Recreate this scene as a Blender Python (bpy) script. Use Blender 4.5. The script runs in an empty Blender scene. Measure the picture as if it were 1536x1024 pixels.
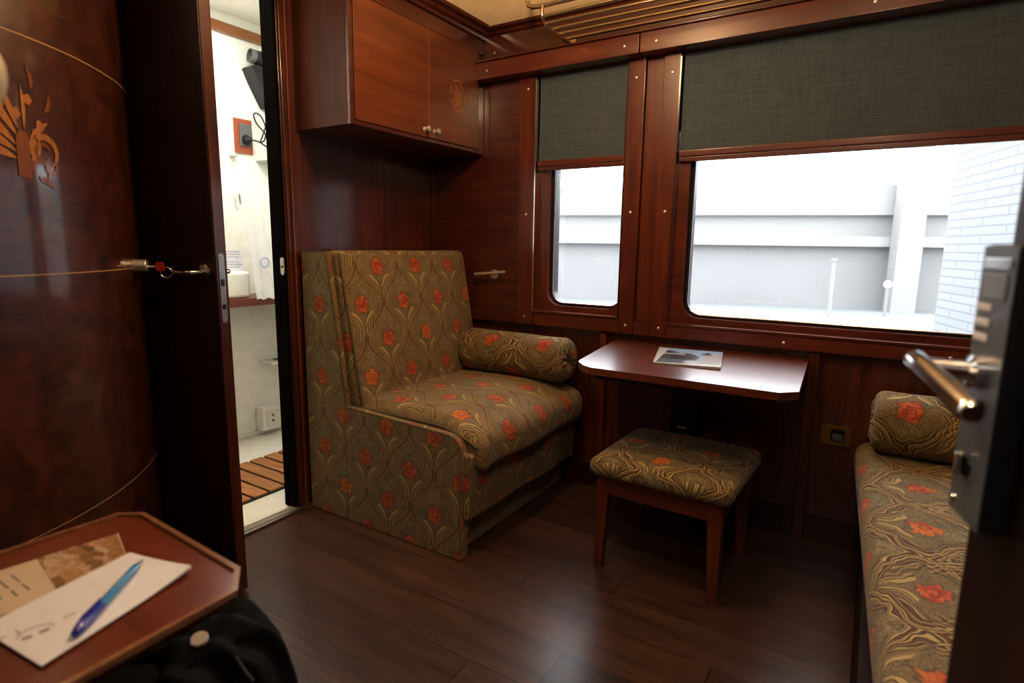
import bpy, bmesh, math, random
from mathutils import Vector, Matrix
random.seed(7)
PI = math.pi
SC = bpy.context.scene
COL = SC.collection
sin, cos = math.sin, math.cos

# ------------------------------------------------------------------ node language
class S:
    """a socket in a node tree with arithmetic"""
    def __init__(s, nt, k): s.nt, s.k = nt, k
    def _m(s, op, b=None, c=None):
        n = s.nt.nodes.new('ShaderNodeMath'); n.operation = op
        for i, v in enumerate((s, b, c)):
            if v is None: continue
            if isinstance(v, S): s.nt.links.new(v.k, n.inputs[i])
            else: n.inputs[i].default_value = v
        return S(s.nt, n.outputs[0])
    def __add__(s, o): return s._m('ADD', o)
    __radd__ = __add__
    def __sub__(s, o): return s._m('SUBTRACT', o)
    def __rsub__(s, o): return (s * -1.0) + o
    def __mul__(s, o): return s._m('MULTIPLY', o)
    __rmul__ = __mul__
    def __truediv__(s, o): return s._m('DIVIDE', o)
    def abs(s): return s._m('ABSOLUTE')
    def sin(s): return s._m('SINE')
    def cos(s): return s._m('COSINE')
    def frac(s): return s._m('FRACT')
    def floor(s): return s._m('FLOOR')
    def sqrt(s): return s._m('SQRT')
    def min(s, o): return s._m('MINIMUM', o)
    def max(s, o): return s._m('MAXIMUM', o)
    def atan2(s, o): return s._m('ARCTAN2', o)
    def mod(s, o): return s._m('FLOORED_MODULO', o)
    def lt(s, o): return s._m('LESS_THAN', o)
    def gt(s, o): return s._m('GREATER_THAN', o)
    def step(s, a, b):
        """smooth 0..1 while s goes from a to b"""
        n = s.nt.nodes.new('ShaderNodeMapRange'); n.interpolation_type = 'SMOOTHSTEP'
        s.nt.links.new(s.k, n.inputs[0])
        if a <= b: vals = (a, b, 0.0, 1.0)
        else: vals = (b, a, 1.0, 0.0)
        for i, v in enumerate(vals): n.inputs[i + 1].default_value = v
        return S(s.nt, n.outputs[0])

class NT:
    def __init__(s, nt): s.nt = nt
    def coord(s, which='Object'):
        n = s.nt.nodes.new('ShaderNodeTexCoord'); v = n.outputs[which]
        return v
    def xyz(s, v):
        n = s.nt.nodes.new('ShaderNodeSeparateXYZ'); s.nt.links.new(v, n.inputs[0])
        return [S(s.nt, o) for o in n.outputs]
    def vec(s, x, y, z=0.0):
        n = s.nt.nodes.new('ShaderNodeCombineXYZ')
        for i, v in enumerate((x, y, z)):
            if isinstance(v, S): s.nt.links.new(v.k, n.inputs[i])
            else: n.inputs[i].default_value = v
        return n.outputs[0]
    def scale(s, v, sc, off=(0, 0, 0)):
        n = s.nt.nodes.new('ShaderNodeMapping'); s.nt.links.new(v, n.inputs[0])
        n.inputs['Scale'].default_value = sc; n.inputs['Location'].default_value = off
        return n.outputs[0]
    def noise(s, v, scale, detail=3, rough=.55, dist=0.0):
        n = s.nt.nodes.new('ShaderNodeTexNoise'); s.nt.links.new(v, n.inputs['Vector'])
        n.inputs['Scale'].default_value = scale; n.inputs['Detail'].default_value = detail
        n.inputs['Roughness'].default_value = rough; n.inputs['Distortion'].default_value = dist
        return S(s.nt, n.outputs[0])
    def voronoi(s, v, scale, feature='F1'):
        n = s.nt.nodes.new('ShaderNodeTexVoronoi'); s.nt.links.new(v, n.inputs['Vector'])
        n.feature = feature; n.inputs['Scale'].default_value = scale
        return S(s.nt, n.outputs['Distance'])
    def white(s, v):
        n = s.nt.nodes.new('ShaderNodeTexWhiteNoise'); n.noise_dimensions = '3D'; s.nt.links.new(v, n.inputs['Vector'])
        return S(s.nt, n.outputs['Value'])
    def ramp(s, f, stops):
        n = s.nt.nodes.new('ShaderNodeValToRGB'); s.nt.links.new(f.k, n.inputs[0])
        e = n.color_ramp.elements
        while len(e) < len(stops): e.new(.5)
        for i, (p, c) in enumerate(stops): e[i].position = p; e[i].color = (*c, 1)
        return n.outputs[0]
    def mix(s, f, a, b, mode='MIX'):
        n = s.nt.nodes.new('ShaderNodeMix'); n.data_type = 'RGBA'; n.blend_type = mode
        for k, v in ((n.inputs[0], f), (n.inputs[6], a), (n.inputs[7], b)):
            if isinstance(v, S): s.nt.links.new(v.k, k)
            elif isinstance(v, (tuple, list)): k.default_value = (*v, 1)
            elif isinstance(v, float): k.default_value = v
            else: s.nt.links.new(v, k)
        return n.outputs[2]

def srgb(r, g, b):
    f = lambda c: c / 12.92 if c <= .04045 else ((c + .055) / 1.055) ** 2.4
    return tuple(f(x / 255) for x in (r, g, b))

def mat(name, color=None, rough=.5, metal=0.0, coat=0.0, coat_rough=.1, fn=None, bump=None, emit=None, spec=.5, sheen=0.0):
    m = bpy.data.materials.new(name); m.use_nodes = True
    nt = m.node_tree; b = nt.nodes['Principled BSDF']; T = NT(nt)
    b.inputs['Roughness'].default_value = rough; b.inputs['Metallic'].default_value = metal
    b.inputs['Coat Weight'].default_value = coat; b.inputs['Coat Roughness'].default_value = coat_rough
    b.inputs['Specular IOR Level'].default_value = spec
    if sheen: b.inputs['Sheen Weight'].default_value = sheen
    if fn is not None:
        c = fn(T)
        h = None
        if isinstance(c, tuple) and isinstance(c[1], S): c, h = c
        nt.links.new(c, b.inputs['Base Color'])
        if h is not None and bump:
            bn = nt.nodes.new('ShaderNodeBump'); bn.inputs['Strength'].default_value = bump[0]; bn.inputs['Distance'].default_value = bump[1]
            nt.links.new(h.k, bn.inputs['Height']); nt.links.new(bn.outputs[0], b.inputs['Normal'])
    else:
        # slight mottling so nothing is a dead flat colour
        v = T.noise(T.coord(), 18, 2)
        k = T.mix(v, tuple(x * .88 for x in color), tuple(min(1, x * 1.1) for x in color))
        nt.links.new(k, b.inputs['Base Color'])
    if emit:
        b.inputs['Emission Color'].default_value = (*emit[0], 1); b.inputs['Emission Strength'].default_value = emit[1]
    return m

# ------------------------------------------------------------------ materials
def wood_fn(axis, dark, mid, light, sc=1.0):
    s = {'x': (1.2, 16, 16), 'y': (16, 1.2, 16), 'z': (16, 16, 1.2)}[axis]
    def fn(T):
        c = T.coord()
        g = T.noise(T.scale(c, tuple(x * sc for x in s)), 1.6, 5, .6, .6)
        fine = T.noise(T.scale(c, tuple(x * sc * (5 if x > 2 else 1.5) for x in s)), 2.5, 3, .6)
        blot = T.noise(c, 3.5, 3)
        f = g * .55 + fine * .25 + blot * .3
        return T.ramp(f, [(.36, dark), (.53, mid), (.72, light)])
    return fn
DK, MD, LT = (.024, .0048, .0022), (.072, .0135, .0045), (.135, .030, .0090)
WOODZ = mat('mahogany_upright', rough=.36, coat=.8, coat_rough=.12, fn=wood_fn('z', DK, MD, LT))
WOODX = mat('mahogany_lengthwise', rough=.36, coat=.8, coat_rough=.12, fn=wood_fn('x', DK, MD, LT))
WOODY = mat('mahogany_crosswise', rough=.36, coat=.8, coat_rough=.12, fn=wood_fn('y', DK, MD, LT))
RDK, RMD, RLT = (.036, .0060, .0026), (.104, .0185, .0062), (.178, .038, .012)
REDX = mat('red_mahogany_lengthwise', rough=.36, coat=.5, coat_rough=.16, fn=wood_fn('x', RDK, RMD, RLT))
REDZ = mat('red_mahogany_upright', rough=.36, coat=.5, coat_rough=.16, fn=wood_fn('z', RDK, RMD, RLT))
TABLE = mat('polished_table_mahogany', rough=.36, coat=.42, coat_rough=.19, spec=.35, fn=wood_fn('x', (.05, .011, .006), (.12, .028, .013), (.18, .046, .02)))
DARKW = mat('dark_mahogany', rough=.45, coat=.35, coat_rough=.2, fn=wood_fn('z', (.010, .003, .002), (.024, .006, .0035), (.045, .012, .006)))
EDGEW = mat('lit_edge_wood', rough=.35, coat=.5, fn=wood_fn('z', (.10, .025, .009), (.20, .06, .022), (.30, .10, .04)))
def burl(T):
    c = T.coord()
    a = T.noise(T.scale(c, (1, 1, .8)), 9, 6, .62, 1.6)
    b = T.noise(T.scale(c, (3, 3, 14)), 5, 3, .6, .8)
    return T.ramp(a * .65 + b * .35, [(.34, (.020, .005, .0024)), (.5, (.062, .0145, .0055)), (.66, (.105, .027, .009)), (.78, (.14, .04, .013))])
BURL = mat('burl_veneer', rough=.36, coat=1.0, coat_rough=.10, fn=burl)
INLAY = mat('boxwood_inlay', rough=.4, coat=.4, fn=wood_fn('z', (.22, .07, .012), (.36, .14, .025), (.50, .22, .05)))
INLAYD = mat('walnut_inlay', rough=.4, coat=.4, fn=wood_fn('z', (.12, .035, .008), (.20, .06, .013), (.28, .09, .02)))
GOLDLINE = mat('pale_inlay_line', (.42, .24, .09), rough=.4, coat=.3)

def floor_fn(T):
    c = T.coord(); x, y, z = T.xyz(c)
    W = .179
    v = (y + (.179 * 20 - 1.05)) / W
    row = v.floor(); fy = v.frac()
    xo = T.white(T.vec(row, 3.7, 1.0)) * 1.3
    u = (x + 10.0 + xo) / 1.3; fx = u.frac()
    tone = T.white(T.vec(row, u.floor(), 5.0))
    g = T.noise(T.scale(c, (2.2, 38, 1)), 2.2, 5, .65, .4)
    g2 = T.noise(T.scale(c, (.8, 9, 1)), 2.0, 3)
    f = g * .5 + g2 * .3 + tone * .14
    col = T.ramp(f, [(.32, (.020, .0095, .0058)), (.5, (.060, .028, .0165)), (.68, (.115, .056, .033))])
    seam = (fy - .5).abs().gt(.489).max((fx - .5).abs().gt(.4985))
    lit = (fy - .5).abs().step(.474, .488) * fy.gt(.5)  # bright line painted beside each seam, as a lit plank edge
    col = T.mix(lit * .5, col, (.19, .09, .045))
    col = T.mix(seam, col, (.007, .003, .002))
    return col, g * .3 - seam * 1.0
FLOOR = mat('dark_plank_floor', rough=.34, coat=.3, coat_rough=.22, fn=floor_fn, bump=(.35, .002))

CREAMC = mat('cream_ceiling_paint', srgb(236, 214, 172), rough=.55)
BATHW = mat('white_bathroom_panel', srgb(238, 238, 230), rough=.4, coat=.2)
BATHF = mat('white_floor_tray', srgb(226, 222, 210), rough=.4)
CHROME = mat('chrome', (.75, .74, .72), rough=.14, metal=1)
STEEL = mat('brushed_steel', (.48, .46, .43), rough=.34, metal=1)
NICKEL = mat('nickel_plate', (.78, .74, .66), rough=.38, metal=.8)
BRASS = mat('brass', (.55, .33, .11), rough=.3, metal=1)
RACKM = mat('bronze_rack_tube', (.60, .48, .33), rough=.22, metal=1)
BLACK = mat('black_plastic', (.010, .010, .011), rough=.4)
GREYP = mat('grey_plastic', srgb(96, 98, 96), rough=.45)
RUBBER = mat('black_rubber', (.012, .012, .013), rough=.6)
def blind_fn(T):
    c = T.coord(); x, y, z = T.xyz(c)
    w = ((x * 1500.0).sin() + (z * 1500.0).sin()) * .25 + .5
    n = T.noise(T.scale(c, (60, 1, 4)), 3, 3) * .5 + T.noise(T.scale(c, (3, 1, 50)), 3, 3) * .5
    return T.ramp(w * .25 + n * .75, [(.3, (.052, .068, .076)), (.7, (.110, .138, .150))]), w
BLIND = mat('grey_green_blind_cloth', rough=.85, fn=blind_fn, bump=(.2, .0006), spec=.2)
LOCKM = mat('gunmetal_lit_face', (.165, .19, .225), rough=.34, metal=.2, coat=.3)  # lighter tone for the lock face, window light put into the colour
LOCKD = mat('shaded_lock_side', (.006, .006, .007), rough=.5)  # near-black tone for the lock sides, shade put into the colour
PAPER = mat('white_paper', srgb(222, 224, 232), rough=.7)
INK = mat('grey_ink', (.20, .19, .18), rough=.8)
INKB = mat('blue_ink', srgb(150, 175, 215), rough=.8)
TOWEL = mat('white_terry_towel', srgb(244, 246, 248), rough=.95)
SOCKETR = mat('orange_brown_plate', srgb(150, 78, 50), rough=.5)
GLOBE = mat('frosted_pale_shade', srgb(196, 182, 158), rough=.5, coat=.2)
BAGC = mat('black_bag_cloth', rough=.85, spec=.2, fn=lambda T: (T.mix(T.noise(T.coord(), 260, 2), (.0035, .0038, .005), (.0085, .009, .0115)), T.noise(T.coord(), 420, 2)), bump=(.2, .001))
RED = mat('red_key_tag', srgb(150, 30, 22), rough=.4)
PENB = mat('blue_pen_barrel', srgb(24, 120, 176), rough=.15, coat=.8)
PEND = mat('dark_blue_pen_grip', srgb(22, 42, 150), rough=.2, coat=.6)
def deck_fn(T):
    x, y, z = T.xyz(T.coord())
    g = T.noise(T.scale(T.coord(), (3, 30, 3)), 3, 4)
    return T.ramp(g, [(.3, srgb(142, 92, 52)), (.7, srgb(186, 130, 82))])
TEAK = mat('teak_slats', rough=.55, fn=deck_fn)

# glass: clear with a faint reflection
GLASS = bpy.data.materials.new('window_glass'); GLASS.use_nodes = True
_n = GLASS.node_tree; _n.nodes.clear()
_o = _n.nodes.new('ShaderNodeOutputMaterial'); _m = _n.nodes.new('ShaderNodeMixShader'); _m.inputs[0].default_value = .06
_t = _n.nodes.new('ShaderNodeBsdfTransparent'); _t.inputs[0].default_value = (.96, .98, 1, 1)
_g = _n.nodes.new('ShaderNodeBsdfGlossy'); _g.inputs['Roughness'].default_value = .02
_n.links.new(_t.outputs[0], _m.inputs[1]); _n.links.new(_g.outputs[0], _m.inputs[2]); _n.links.new(_m.outputs[0], _o.inputs[0])

def fabric_fn(W, H, warp, base_dark, base_light, swirl):
    """art-nouveau upholstery: half-drop repeat of orange flowers over cream scrolling leaves on olive brown"""
    def fn(T):
        uv = T.coord('UV'); u0, v0, _ = T.xyz(uv)
        n1 = T.noise(uv, 9.0, 2); n2 = T.noise(T.scale(uv, (1, 1, 1), (3.1, 7.7, 0)), 9.0, 2)
        n3 = T.noise(uv, 70.0, 2)
        u = u0 + (n1 - .5) * warp; v = v0 + (n2 - .5) * warp
        uvw = T.vec(u, v)
        nb = T.noise(uvw, 30.0, 3, .6)
        fil = ((nb * 52.0).sin()).abs()
        grain = T.noise(uv, 420, 2)
        col = T.mix(grain, base_dark, base_light)
        big = T.noise(T.scale(uv, (1, 1, 1), (1.3, 4.2, 0)), 16, 2)
        col = T.mix(big.step(.47, .6) * .45, col, srgb(60, 52, 36))
        col = T.mix(big.step(.45, .33) * .4, col, srgb(104, 74, 52))
        col = T.mix(fil.step(.66, .96) * .8, col, srgb(146, 128, 86))
        for (ox, oy) in ((0.0, 0.0), (W / 2, H / 2)):
            x = (u + ox).mod(W) - W / 2; y = (v + oy).mod(H) - H / 2
            ax = x.abs()
            og = (ax - ((y * (2 * PI / H)).cos() * (W * .23) + W * .25)).abs()
            col = T.mix(og.step(.0065, .0035) * .5, col, srgb(108, 66, 46))
            col = T.mix((og - .011).abs().step(.0032, .0016) * .5, col, srgb(138, 120, 76))
            if swirl:
                ob = (y * (2 * PI / H)).cos() * (W * .23) + W * .25 + ((y * (4 * PI / H)).sin()) * (W * .05)
                dv_ = ax - ob
                col = T.mix(dv_.abs().step(.040, .034) * .8, col, srgb(54, 46, 30))
                for off, wq, cq in ((-.030, .0030, srgb(150, 130, 84)), (-.021, .0042, srgb(180, 158, 104)), (-.010, .0022, srgb(128, 62, 40)), (-.002, .0034, srgb(172, 150, 98)), (.009, .0040, srgb(186, 162, 104)), (.019, .0022, srgb(120, 66, 44)), (.028, .0034, srgb(146, 128, 84))):
                    col = T.mix((dv_ - off).abs().step(wq, wq * .5) * .9, col, cq)
            d2 = (x * x * 1.2 + (y - .068) * (y - .068)).sqrt()
            vo = T.voronoi(uvw, 80)
            col = T.mix(d2.step(.052, .03) * vo.step(.5, .32) * .7, col, srgb(138, 134, 102))
            yy = y + .098
            up = yy.gt(0.0)
            sx = yy * yy * (up * 7.5 + 3.2) + .0105
            wd = ((yy + .02) * .115).max(.0022).min(.0085)
            rng = y.step(-.030, -.037) * y.step(-H * .60, -H * .55)
            dd = ax - sx
            dist = dd.abs()
            leaf = dist - wd + (n3 - .5) * .004 * up
            col = T.mix(leaf.step(.0040, .0026) * rng * .75, col, srgb(62, 50, 32))
            col = T.mix(leaf.step(.0010, -.0010) * rng, col, srgb(180, 158, 104))
            col = T.mix(dist.step(.0014, .0006) * rng * up * .7, col, srgb(112, 92, 54))
            for dq, wq, cq in ((.0155, .0030, srgb(164, 144, 94)), (.0225, .0022, srgb(112, 64, 44)), (.0285, .0028, srgb(150, 132, 86)), (.036, .0020, srgb(70, 58, 38)), (.042, .0024, srgb(144, 126, 82))):
                col = T.mix((dd - dq).abs().step(wq, wq * .45) * rng * .85, col, cq)
            # ragged rosette
            r = (x * x + y * y * .9).sqrt(); th = x.atan2(y)
            R = (th * 5.0 + .6).sin() * .0035 + (th * 9.0 + n1 * 6.0).sin() * .0034 + (th * 15.0).sin() * .0016 + (n3 - .5) * .008 + .0345
            e = r - R
            col = T.mix(e.step(.0055, .003) * .6, col, srgb(70, 58, 32))
            vp = T.voronoi(uvw, 75, 'DISTANCE_TO_EDGE')
            fc = T.mix(T.noise(uv, 40.0, 2).step(.42, .6), srgb(162, 74, 42), srgb(190, 106, 62))
            fc = T.mix(T.noise(uv, 3.3, 1).step(.54, .63) * .7, fc, srgb(200, 124, 50))
            fc = T.mix(vp.step(.07, .02) * .6, fc, srgb(128, 36, 18))
            fc = T.mix((r - .013).abs().step(.0028, .001) * .7, fc, srgb(124, 36, 18))
            col = T.mix(e.step(.0012, -.0012), col, fc)
        weave = ((u0 * 2600.0).sin() + (v0 * 2600.0).sin()) * .25 + .5
        return col, weave * .3 + fil * .4
    return fn
FAB = mat('floral_upholstery', rough=.82, spec=.25, sheen=.12, fn=fabric_fn(.25, .315, .010, srgb(100, 82, 58), srgb(130, 108, 79), False), bump=(.25, .0012))
FABS = mat('floral_swirl_upholstery', rough=.82, spec=.25, sheen=.12, fn=fabric_fn(.30, .33, .085, srgb(86, 73, 52), srgb(114, 97, 70), True), bump=(.25, .0012))
PIPE = mat('upholstery_piping', (.10, .075, .038), rough=.8)

# ------------------------------------------------------------------ geometry helpers
def link(name, bm, m, parent=None, smooth=None, label=None):
    me = bpy.data.meshes.new(name)
    bmesh.ops.recalc_face_normals(bm, faces=bm.faces[:])
    bm.to_mesh(me); bm.free()
    for p in me.polygons: p.use_smooth = True
    me.set_sharp_from_angle(angle=math.radians(38 if smooth is None else smooth))
    o = bpy.data.objects.new(name, me); COL.objects.link(o)
    if smooth is None:
        wn = o.modifiers.new('weighted normals', 'WEIGHTED_NORMAL'); wn.keep_sharp = True; wn.weight = 80
    if m is not None: me.materials.append(m)
    if parent is not None:
        o.parent = parent; o.matrix_parent_inverse = inv_of(parent)
    if label: o['label'] = label
    return o
def world_of(o):
    M = Matrix.Translation(o.location) @ o.rotation_euler.to_matrix().to_4x4()
    return (world_of(o.parent) @ o.matrix_parent_inverse @ M) if o.parent else M
def inv_of(o): return world_of(o).inverted()
def thing(name, label, cat, loc=(0, 0, 0), group=None):
    o = bpy.data.objects.new(name, None); o.empty_display_size = .05; COL.objects.link(o)
    o.location = loc; o['label'] = label; o['category'] = cat
    if group: o['group'] = group
    return o
def tag(o, label, cat, group=None):
    o['label'] = label; o['category'] = cat
    if group: o['group'] = group
    return o
def struct(name, bm, m, label=None, parent=None, smooth=None):
    o = link(name, bm, m, parent, smooth)
    if parent is None: o['kind'] = 'structure'
    if label: o['label'] = label; 
    if label and parent is None: o['category'] = name.split('_')[0]
    return o
def NB(): return bmesh.new()
def box(bm, x0, x1, y0, y1, z0, z1, bev=0.0, seg=2):
    r = bmesh.ops.create_cube(bm, size=1.0); vs = r['verts']
    bmesh.ops.scale(bm, verts=vs, vec=(x1 - x0, y1 - y0, z1 - z0))
    bmesh.ops.translate(bm, verts=vs, vec=((x0 + x1) / 2, (y0 + y1) / 2, (z0 + z1) / 2))
    if bev:
        es = list({e for v in vs for e in v.link_edges})
        bmesh.ops.bevel(bm, geom=es, offset=bev, segments=seg, affect='EDGES', profile=.5)
    return bm
def bx(*a, **k): return box(NB(), *a, **k)
def xf(bm, M, verts=None):
    bmesh.ops.transform(bm, matrix=M, verts=verts or bm.verts[:]); return bm
def prism(bm, poly, fa, fb):
    """poly: 2-D points; fa/fb map a 2-D point to the two end faces"""
    A = [bm.verts.new(fa(p)) for p in poly]; B = [bm.verts.new(fb(p)) for p in poly]
    n = len(poly)
    bm.faces.new(A); bm.faces.new(B[::-1])
    for i in range(n): bm.faces.new((A[i], B[i], B[(i + 1) % n], A[(i + 1) % n]))
    return bm
def bev_all(bm, off, seg=2, ang=25):
    es = [e for e in bm.edges if len(e.link_faces) == 2 and e.calc_face_angle(0) > math.radians(ang)]
    bmesh.ops.bevel(bm, geom=es, offset=off, segments=seg, affect='EDGES', profile=.5); return bm
def tube(bm, pts, r, n=10, cap=True, closed=False):
    pts = [Vector(p) for p in pts]; rings = []; m = len(pts)
    rs = r if isinstance(r, (list, tuple)) else [r] * m
    up = None
    for i, p in enumerate(pts):
        a = pts[(i - 1) % m] if (closed or i > 0) else p; b = pts[(i + 1) % m] if (closed or i < m - 1) else p
        t = (b - a).normalized()
        if up is None:
            up = Vector((0, 0, 1)) if abs(t.z) < .9 else Vector((1, 0, 0))
        s = t.cross(up).normalized(); up = s.cross(t).normalized()
        rings.append([bm.verts.new(p + (s * cos(2 * PI * k / n) + up * sin(2 * PI * k / n)) * rs[i]) for k in range(n)])
    for i in range(m if closed else m - 1):
        A, B = rings[i], rings[(i + 1) % m]
        for k in range(n): bm.faces.new((A[k], A[(k + 1) % n], B[(k + 1) % n], B[k]))
    if cap and not closed:
        bm.faces.new(rings[0]); bm.faces.new(rings[-1][::-1])
    return bm
def lathe(bm, prof, M=None, n=28):
    """prof: (r, h) along local z"""
    rings = []; vs0 = set(bm.verts)
    for r, h in prof:
        if r < 1e-6: rings.append([bm.verts.new((0, 0, h))])
        else: rings.append([bm.verts.new((r * cos(2 * PI * k / n), r * sin(2 * PI * k / n), h)) for k in range(n)])
    for A, B in zip(rings, rings[1:]):
        for k in range(n):
            q = [A[k % len(A)], A[(k + 1) % len(A)], B[(k + 1) % len(B)], B[k % len(B)]]
            q2 = []
            for v in q:
                if v not in q2: q2.append(v)
            if len(q2) > 2: bm.faces.new(q2)
    for R_ in (rings[0], rings[-1]):
        if len(R_) > 2:
            try: bm.faces.new(R_)
            except ValueError: pass
    if M is not None: bmesh.ops.transform(bm, matrix=M, verts=[v for v in bm.verts if v not in vs0])
    return bm
def frame(o, zdir, xhint=(0, 0, 1)):
    z = Vector(zdir).normalized(); x = Vector(xhint); x = (x - z * x.dot(z))
    if x.length < 1e-4: x = Vector((1, 0, 0)) - z * z.x
    x.normalize(); y = z.cross(x)
    return Matrix(((x.x, y.x, z.x, o[0]), (x.y, y.y, z.y, o[1]), (x.z, y.z, z.z, o[2]), (0, 0, 0, 1)))
def spans(L, r, k, m):
    a = [r * i / k for i in range(k)]
    inner = [r + (L - 2 * r) * i / m for i in range(m + 1)]
    return a + inner + [L - x for x in a[::-1]]
def cushion(x0, x1, y0, y1, z0, z1, r, fn=None, k=4, m=(10, 10, 3)):
    """rounded box with a fine surface grid, then fn(p, n) -> p displaces it"""
    bm = NB(); lo = Vector((x0, y0, z0)); L = (x1 - x0, y1 - y0, z1 - z0)
    C = [spans(L[i], min(r, L[i] / 2.001), k, m[i]) for i in range(3)]
    cache = {}
    def V(i, j, l):
        key = (i, j, l)
        if key not in cache:
            p = Vector((C[0][i], C[1][j], C[2][l]))
            q = Vector([min(max(p[a], r), L[a] - r) for a in range(3)])
            d = p - q
            if d.length > 1e-9:
                # spread the samples evenly over the arc
                d = Vector([math.tan(d[a] / r * PI / 4) for a in range(3)]).normalized() * r
            cache[key] = bm.verts.new(lo + q + d)
        return cache[key]
    N = [len(c) - 1 for c in C]
    for a in range(3):
        b, c = (a + 1) % 3, (a + 2) % 3
        for side in (0, N[a]):
            for i in range(N[b]):
                for j in range(N[c]):
                    q = []
                    for di, dj in ((0, 0), (1, 0), (1, 1), (0, 1)):
                        t = [0, 0, 0]; t[a] = side; t[b] = i + di; t[c] = j + dj; q.append(V(*t))
                    bm.faces.new(q)
    bmesh.ops.recalc_face_normals(bm, faces=bm.faces[:]); bm.normal_update()
    if fn:
        new = [fn(v.co.copy(), v.normal.copy()) for v in bm.verts]
        for v, p in zip(bm.verts, new): v.co = p
    return bm
def uv_box(o, mode='chair'):
    me = o.data; uvl = me.uv_layers.new(name='UVMap')
    for p in me.polygons:
        n = p.normal
        for li in p.loop_indices:
            c = me.vertices[me.loops[li].vertex_index].co
            if abs(n.z) > .62: uv = (c.y, -c.x - .70) if mode == 'chair' else (c.x, c.y)
            elif abs(n.x) > abs(n.y): uv = (c.y, c.z)
            else: uv = (c.x, c.z)
            uvl.data[li].uv = uv
    return o
def rrect(x0, x1, z0, z1, r, n=6):
    out = []
    for cx, cz, a0 in ((x1 - r, z0 + r, -90), (x1 - r, z1 - r, 0), (x0 + r, z1 - r, 90), (x0 + r, z0 + r, 180)):
        for i in range(n + 1):
            a = math.radians(a0 + 90 * i / n); out.append((cx + r * cos(a), cz + r * sin(a)))
    return out
def holed(bm, x0, x1, z0, z1, hole, y0, y1, n=6):
    """slab in the x-z plane from y0 (front) to y1 with a hole given by rrect()"""
    outer = []
    for (cx, cz) in ((x1, z0), (x1, z1), (x0, z1), (x0, z0)): outer += [(cx, cz)] * (n + 1)
    m = len(hole); oc = {}
    def OV(p, y):
        k = (p, y)
        if k not in oc: oc[k] = bm.verts.new((p[0], y, p[1]))
        return oc[k]
    I = {y: [bm.verts.new((p[0], y, p[1])) for p in hole] for y in (y0, y1)}
    for y in (y0, y1):
        for i in range(m):
            j = (i + 1) % m
            q = [OV(outer[i], y), OV(outer[j], y), I[y][j], I[y][i]]
            if q[0] is q[1]: q = q[1:]
            bm.faces.new(q)
    for i in range(m):
        j = (i + 1) % m
        bm.faces.new((I[y0][i], I[y0][j], I[y1][j], I[y1][i]))
    cs = [(x1, z0), (x1, z1), (x0, z1), (x0, z0)]
    for i in range(4):
        a, b = cs[i], cs[(i + 1) % 4]
        bm.faces.new((OV(a, y0), OV(b, y0), OV(b, y1), OV(a, y1)))
    return bm
def disc(bm, M, r, h, n=20):
    return lathe(bm, [(0, 0), (r * .92, 0), (r, h * .3), (r, h * .7), (r * .9, h), (0, h)], M, n)

# ------------------------------------------------------------------ room constants (metres)
XL = -2.14          # partition behind the armchair
YW = 2.60           # outer side wall with the windows
YE = -.12           # entrance wall, the camera stands in its doorway
XR = .66            # partition on the sofa's side
ZC = 2.27           # cornice height

# ------------------------------------------------------------------ setting: floor, ceiling, walls
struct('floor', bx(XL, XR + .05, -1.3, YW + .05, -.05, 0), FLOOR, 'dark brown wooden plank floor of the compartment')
# ceiling: flat centre with coved sides
bm = NB()
cx0, cx1, cy0, cy1 = -1.79, XR, YE, 2.53
prof = [(0, ZC), (.02, ZC + .015), (.06, ZC + .075), (.14, ZC + .12), (.26, ZC + .14)]
rings = []
for d, z in prof:
    rings.append([bm.verts.new(p) for p in ((cx0 + d, cy0, z), (cx1, cy0, z), (cx1, cy1 - d, z), (cx0 + d, cy1 - d, z))])
for A, B in zip(rings, rings[1:]):
    for i in range(4): bm.faces.new((A[i], A[(i + 1) % 4], B[(i + 1) % 4], B[i]))
bm.faces.new(rings[-1])
struct('ceiling', bm, CREAMC, 'cream coved ceiling above the dark cornice', smooth=60)
struct('ceiling_slab', bx(-3.4, XR + .1, -1.4, YW + .1, ZC + .2, ZC + .25), DARKW)
# cornice mouldings
def cornice(name, pts, zb, lab):
    """pts: path in plan (inner edge direction handled by offset sign)"""
    bm = NB()
    pr = [(.0, 0), (.012, 0), (.016, .012), (.034, .018), (.04, .03), (.062, .036), (.066, .05), (.0, .05)]
    for (ax, ay, bx_, by, nx, ny) in pts:
        prism(bm, pr, lambda p: (ax + nx * p[0], ay + ny * p[0], zb + p[1]), lambda p: (bx_ + nx * p[0], by + ny * p[0], zb + p[1]))
    return struct(name, bm, WOODX, lab, smooth=20)
cornice('trim_1', [(XL, YW, XR, YW, 0, -1)], ZC - .045, 'stepped mahogany cornice along the window wall under the ceiling')
cornice('trim_2', [(-1.812, YE, -1.812, YW, 1, 0)], ZC - .045, 'stepped mahogany cornice above the overhead cabinet')
# fill above the cabinet line and door (bulkhead)
struct('wall_bulkhead', bx(XL, -1.812, 1.0, 1.655, 2.215, ZC + .01), WOODX, 'mahogany bulkhead above the bathroom doorway')

# partition wall behind the armchair
bm = NB()
box(bm, XL - .05, XL, 1.66, 2.18, 0, ZC + .2)
box(bm, XL - .05, XL, 2.183, YW + .05, 0, ZC + .2)
struct('wall_partition', bm, WOODZ, 'polished mahogany partition wall behind the armchair')
struct('trim_3', bx(XL, XL + .006, 2.535, 2.545, .0, 1.66), DARKW, 'thin dark corner bead beside the window wall')
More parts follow.
